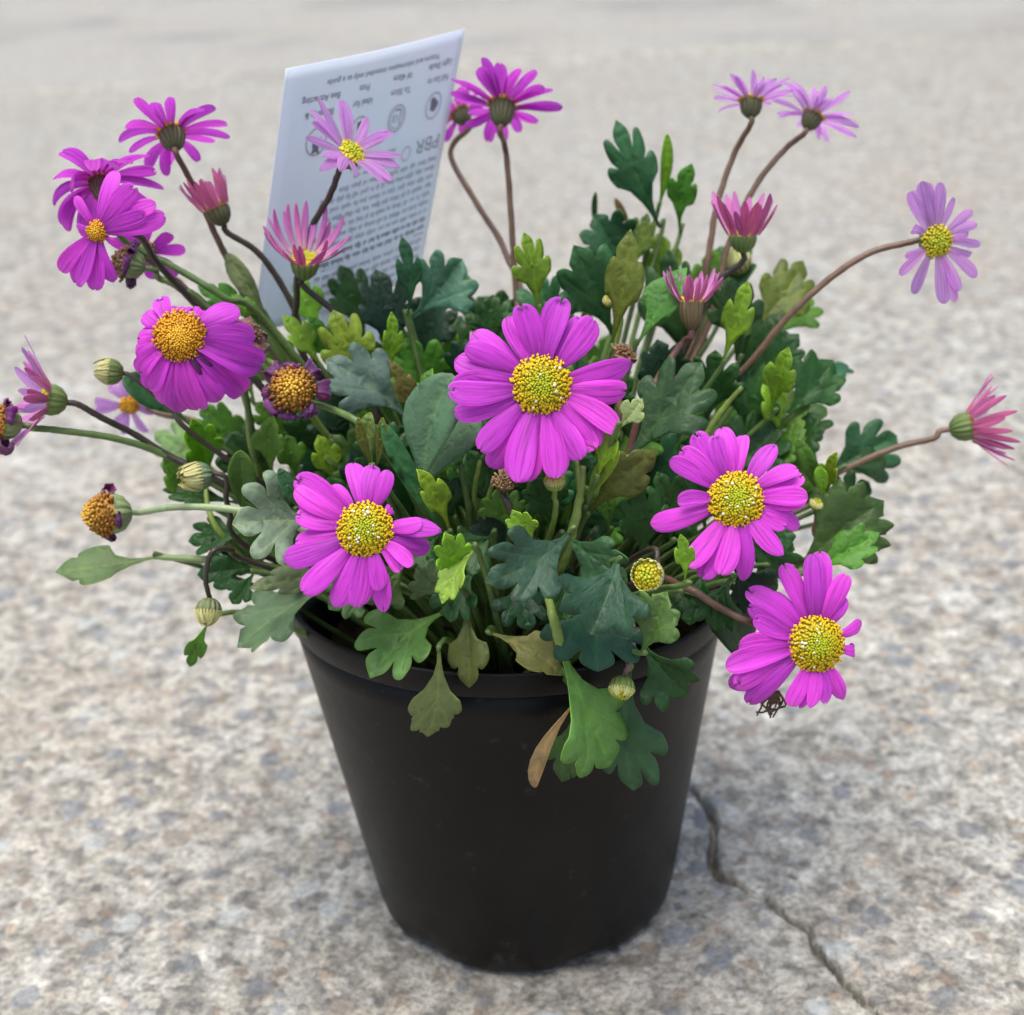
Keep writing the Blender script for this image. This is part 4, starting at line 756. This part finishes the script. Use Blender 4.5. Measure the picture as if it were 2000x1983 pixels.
# dry wisp under the drooping daisy
c0 = U(1520, 1350, -.08); V, F = [], []
for k in range(9):
    r2 = random.Random(k); a = U(1535 - k * 6, 1372 + r2.uniform(-6, 6), -.08); b = U(1490 + r2.uniform(-18, 26), 1392 + r2.uniform(-12, 16), -.08 + r2.uniform(-.003, .003)); m = (a + b) / 2 + Vector((0, 0, r2.uniform(-.002, .002)))
    v, f = tube(catmull([c0, a, m, b], 4), .0004, .00025, 5); n0 = len(V); V += v; F += [tuple(x + n0 for x in ff) for ff in f]
o = mesh_obj('dry_wisp', V, F, M['stem'], plant, c0, color=srgb(84, 58, 40)); o['kind'] = 'stuff'; o['label'] = 'dry brown wisp under the drooping daisy'
# bare green shoots in the heart of the bush
for pts, r_, c_ in (([(1100, 880, -.06), (1092, 950, -.065), (1068, 1040, -.065), (1040, 1110, -.055)], .0018, STEM_L), ([(1088, 870, -.06), (1096, 940, -.065)], .0011, STEM_L), ([(905, 870, -.055), (895, 940, -.05), (915, 1020, -.045)], .0011, STEM_L), ([(868, 880, -.05), (885, 960, -.05), (890, 1020, -.045)], .0014, STEM_G), ([(932, 900, -.05), (905, 1000, -.05), (895, 1040, -.045)], .0012, STEM_L),
                    ([(1400, 730, -.02), (1365, 770, -.02), (1335, 815, -.02), (1290, 900, -.02)], .0012, STEM_L), ([(1030, 1110, -.08), (1045, 1170, -.092), (1064, 1238, -.091)], .0017, STEM_L), ([(456, 700, -.02), (470, 780, -.015), (485, 870, -.01)], .0013, STEM_G), ([(290, 1050, -.03), (380, 1056, -.03), (455, 1055, -.03)], .0016, srgb(130, 152, 96)), ([(455, 1055, -.03), (560, 1080, -.03), (700, 1120, -.02)], .0014, STEM_G), ([(385, 900, -.02), (400, 980, -.03), (455, 1055, -.03)], .0012, STEM_L)):
    q = P(*pts)
    if len(q) == 2: q.insert(1, (q[0] + q[1]) / 2)
    stem(q, r_ * .55, r_, c_)

# ------------------------------------------------------------------ plant label (printed upside down to the viewer)
LC = [U(560, 135, .02), U(908, 57, .075), U(512, 660, .03), U(820, 535, .085)]
root = (LC[2] + LC[3]) / 2
def card(u, v, off=0.):
    p = (LC[0] * (1 - u) + LC[1] * u) * (1 - v) + (LC[2] * (1 - u) + LC[3] * u) * v
    n = (LC[1] - LC[0]).cross(LC[2] - LC[0]).normalized()
    if n.dot(CAM - p) < 0: n = -n
    return p + n * (.0016 * math.sin(math.pi * u) - .0022 * max(0, .35 - u) ** 1.2 * 6 * (v * 1.2) + off)
lab = empty('plant_label', (root.x, root.y, SOIL))
tag(lab, 'white plastic plant label printed upside down, stuck in the pot behind the flowers', 'plant label')
nu, nv_ = 18, 24; V, F = [], []
for side in (0, -.00045):
    for i in range(nu + 1):
        for j in range(nv_ + 1): V.append(card(i / nu, j / nv_, side))
H = (nu + 1) * (nv_ + 1); ix = lambda i, j: i * (nv_ + 1) + j
for i in range(nu):
    for j in range(nv_):
        q = (ix(i, j), ix(i, j + 1), ix(i + 1, j + 1), ix(i + 1, j)); F.append(q); F.append(tuple(H + k for k in q[::-1]))
for i in range(nu):
    F.append((ix(i, 0), ix(i + 1, 0), H + ix(i + 1, 0), H + ix(i, 0))); F.append((ix(i + 1, nv_), ix(i, nv_), H + ix(i, nv_), H + ix(i + 1, nv_)))
for j in range(nv_):
    F.append((ix(0, j + 1), ix(0, j), H + ix(0, j), H + ix(0, j + 1))); F.append((ix(nu, j), ix(nu, j + 1), H + ix(nu, j + 1), H + ix(nu, j)))
mesh_obj('card', V, F, M['card'], lab, lab.location)
b1, b2 = card(.32, .99, -.0002), card(.72, .99, -.0002); foot = Vector((root.x * .8, root.y * .7, SOIL - .004)); e1 = (b2 - b1).normalized()
V = [b1, b2, foot + e1 * .006, foot - e1 * .006]; nrm = (b2 - b1).cross(foot - b1).normalized() * .0005
V = V + [p - nrm for p in V]; F = [(0, 1, 2, 3), (7, 6, 5, 4), (0, 4, 5, 1), (1, 5, 6, 2), (2, 6, 7, 3), (3, 7, 4, 0)]
mesh_obj('stake', V, F, M['card'], lab, lab.location, False)
INK = .00025
def on_card(name, pts, faces, mat):
    return mesh_obj(name, [card(u, v * 1.16, INK) for u, v in pts], faces, mat, lab, lab.location, False)
ASPECT = (LC[1] - LC[0]).length / (LC[2] - LC[0]).length
def lettering(text, u, v, size, mat, bold=0., width=None, align='CENTER'):
    """text reading upside down to the viewer: u runs right to left, letters stand towards larger v"""
    cu = bpy.data.curves.new('lettering', 'FONT'); cu.body = text; cu.align_x = align; cu.size = 1; cu.resolution_u = 2; cu.offset = bold
    ob = bpy.data.objects.new('lettering', cu); COL.objects.link(ob)
    bpy.context.view_layer.update()
    me = bpy.data.meshes.new_from_object(ob.evaluated_get(bpy.context.evaluated_depsgraph_get()))
    bpy.data.objects.remove(ob); bpy.data.curves.remove(cu)
    vs_ = [tuple(x.co) for x in me.vertices]; fs = [tuple(p.vertices) for p in me.polygons]; bpy.data.meshes.remove(me)
    xs = [p[0] for p in vs_]; span = max(xs) - min(xs); sx = (width / span) if width else size / ASPECT * .95
    return on_card('lettering', [(u - p[0] * sx, v + p[1] * size) for p in vs_], fs, mat)
lettering('Picture and information intended only as a guide', .53, .058, .026, M['ink'], .01, .64)
for u, a_, b_ in ((.87, 'Full Sun to', 'Light Shade'), (.635, 'To 30cm', 'W 40cm'), (.415, 'Ideal for', 'Pots'), (.19, 'Butterfly &', 'Bee Attracting')):
    dv = (.87 - u) * .02
    lettering(a_, u, .135 + dv, .030, M['ink'], .012); lettering(b_, u, .088 + dv, .030, M['ink'], .012)
def ring(u, v, r, w, mat, n=28):
    pts, fs = [], []
    for k in range(n):
        g = 2 * math.pi * k / n
        for q in (r, r - w): pts.append((u + q / ASPECT * math.cos(g), v + q * math.sin(g)))
    for k in range(n):
        k2 = (k + 1) % n; fs.append((2 * k, 2 * k2, 2 * k2 + 1, 2 * k + 1))
    on_card('icon_ring', pts, fs, mat)
def blob(u, v, pts, mat): on_card('icon_symbol', [(u + x / ASPECT, v + y) for x, y in pts], [tuple(range(len(pts)))], mat)
for u in (.87, .635, .415, .19):
    ring(u, .232 + (.87 - u) * .02, .046, .006, M['ink_light'])
blob(.87, .228, [(.022 * math.cos(g) * (1 + .25 * math.cos(3 * g)), .024 * math.sin(g) * (1 + .2 * math.sin(2 * g))) for g in np.linspace(0, 2 * math.pi, 18, endpoint=False)], M['ink'])
ring(.635, .237, .034, .003, M['ink_pale'])
lettering('13', .628, .225, .034, M['ink'], .01); blob(.655, .236, [(-.002, -.024), (.002, -.024), (.002, .024), (-.002, .024)], M['ink']); blob(.635, .21, [(-.014, -.003), (.016, -.003), (.016, .001), (-.014, .001)], M['ink'])
blob(.415, .245, [(-.014, -.03), (.012, -.034), (.02, -.005), (.012, .03), (-.018, .034), (-.008, .005)], M['ink'])
blob(.19, .26, [(-.02, -.03), (.0, -.012), (.02, -.03), (.014, .012), (.02, .03), (.0, .018), (-.02, .03), (-.012, .01)], M['ink'])
lettering('PBR', .875, .338, .072, M['ink'], -.012, .155)
ring(.735, .372, .026, .005, M['ink_light'])
rr = random.Random(5)
def words(v, u_hi, u_lo, mat, h=.0105):
    pts, fs = [], []; u = u_hi
    while u > u_lo + .02:
        wl = rr.choice([.018, .026, .036, .046, .055, .068]); wl = min(wl, u - u_lo)
        x = u
        while x > u - wl:                     # letter-like strokes inside each word
            lw = rr.uniform(.0045, .0075); tall = h * rr.choice([1, 1, 1, 1.5, 1.45, 1]); low = -h * .45 if rr.random() < .12 else 0
            b0 = len(pts); pts += [(x, v + low), (x - lw, v + low), (x - lw, v + tall), (x, v + tall)]; fs.append((b0, b0 + 1, b0 + 2, b0 + 3)); x -= lw + .0018
        u -= wl + .016
    if fs: on_card('text_line', pts, fs, mat)
for k in range(3): words(.338 + k * .0235, .66, .38 + .02 * k, M['ink_light'], .010)
for k in range(9): words(.418 + k * .031, .955, rr.choice([.22, .27, .32, .2, .25]), M['ink_light'] if k < 7 else M['ink'], .012)
on_card('rule', [(.96, .693), (.30, .693), (.30, .697), (.96, .697)], [(0, 1, 2, 3)], M['ink'])
for k in range(4): words(.712 + k * .031, .955, rr.choice([.22, .27, .32, .2, .3]), M['ink_light'], .012)
print('petals', STATS, 'objects', len(bpy.data.objects))
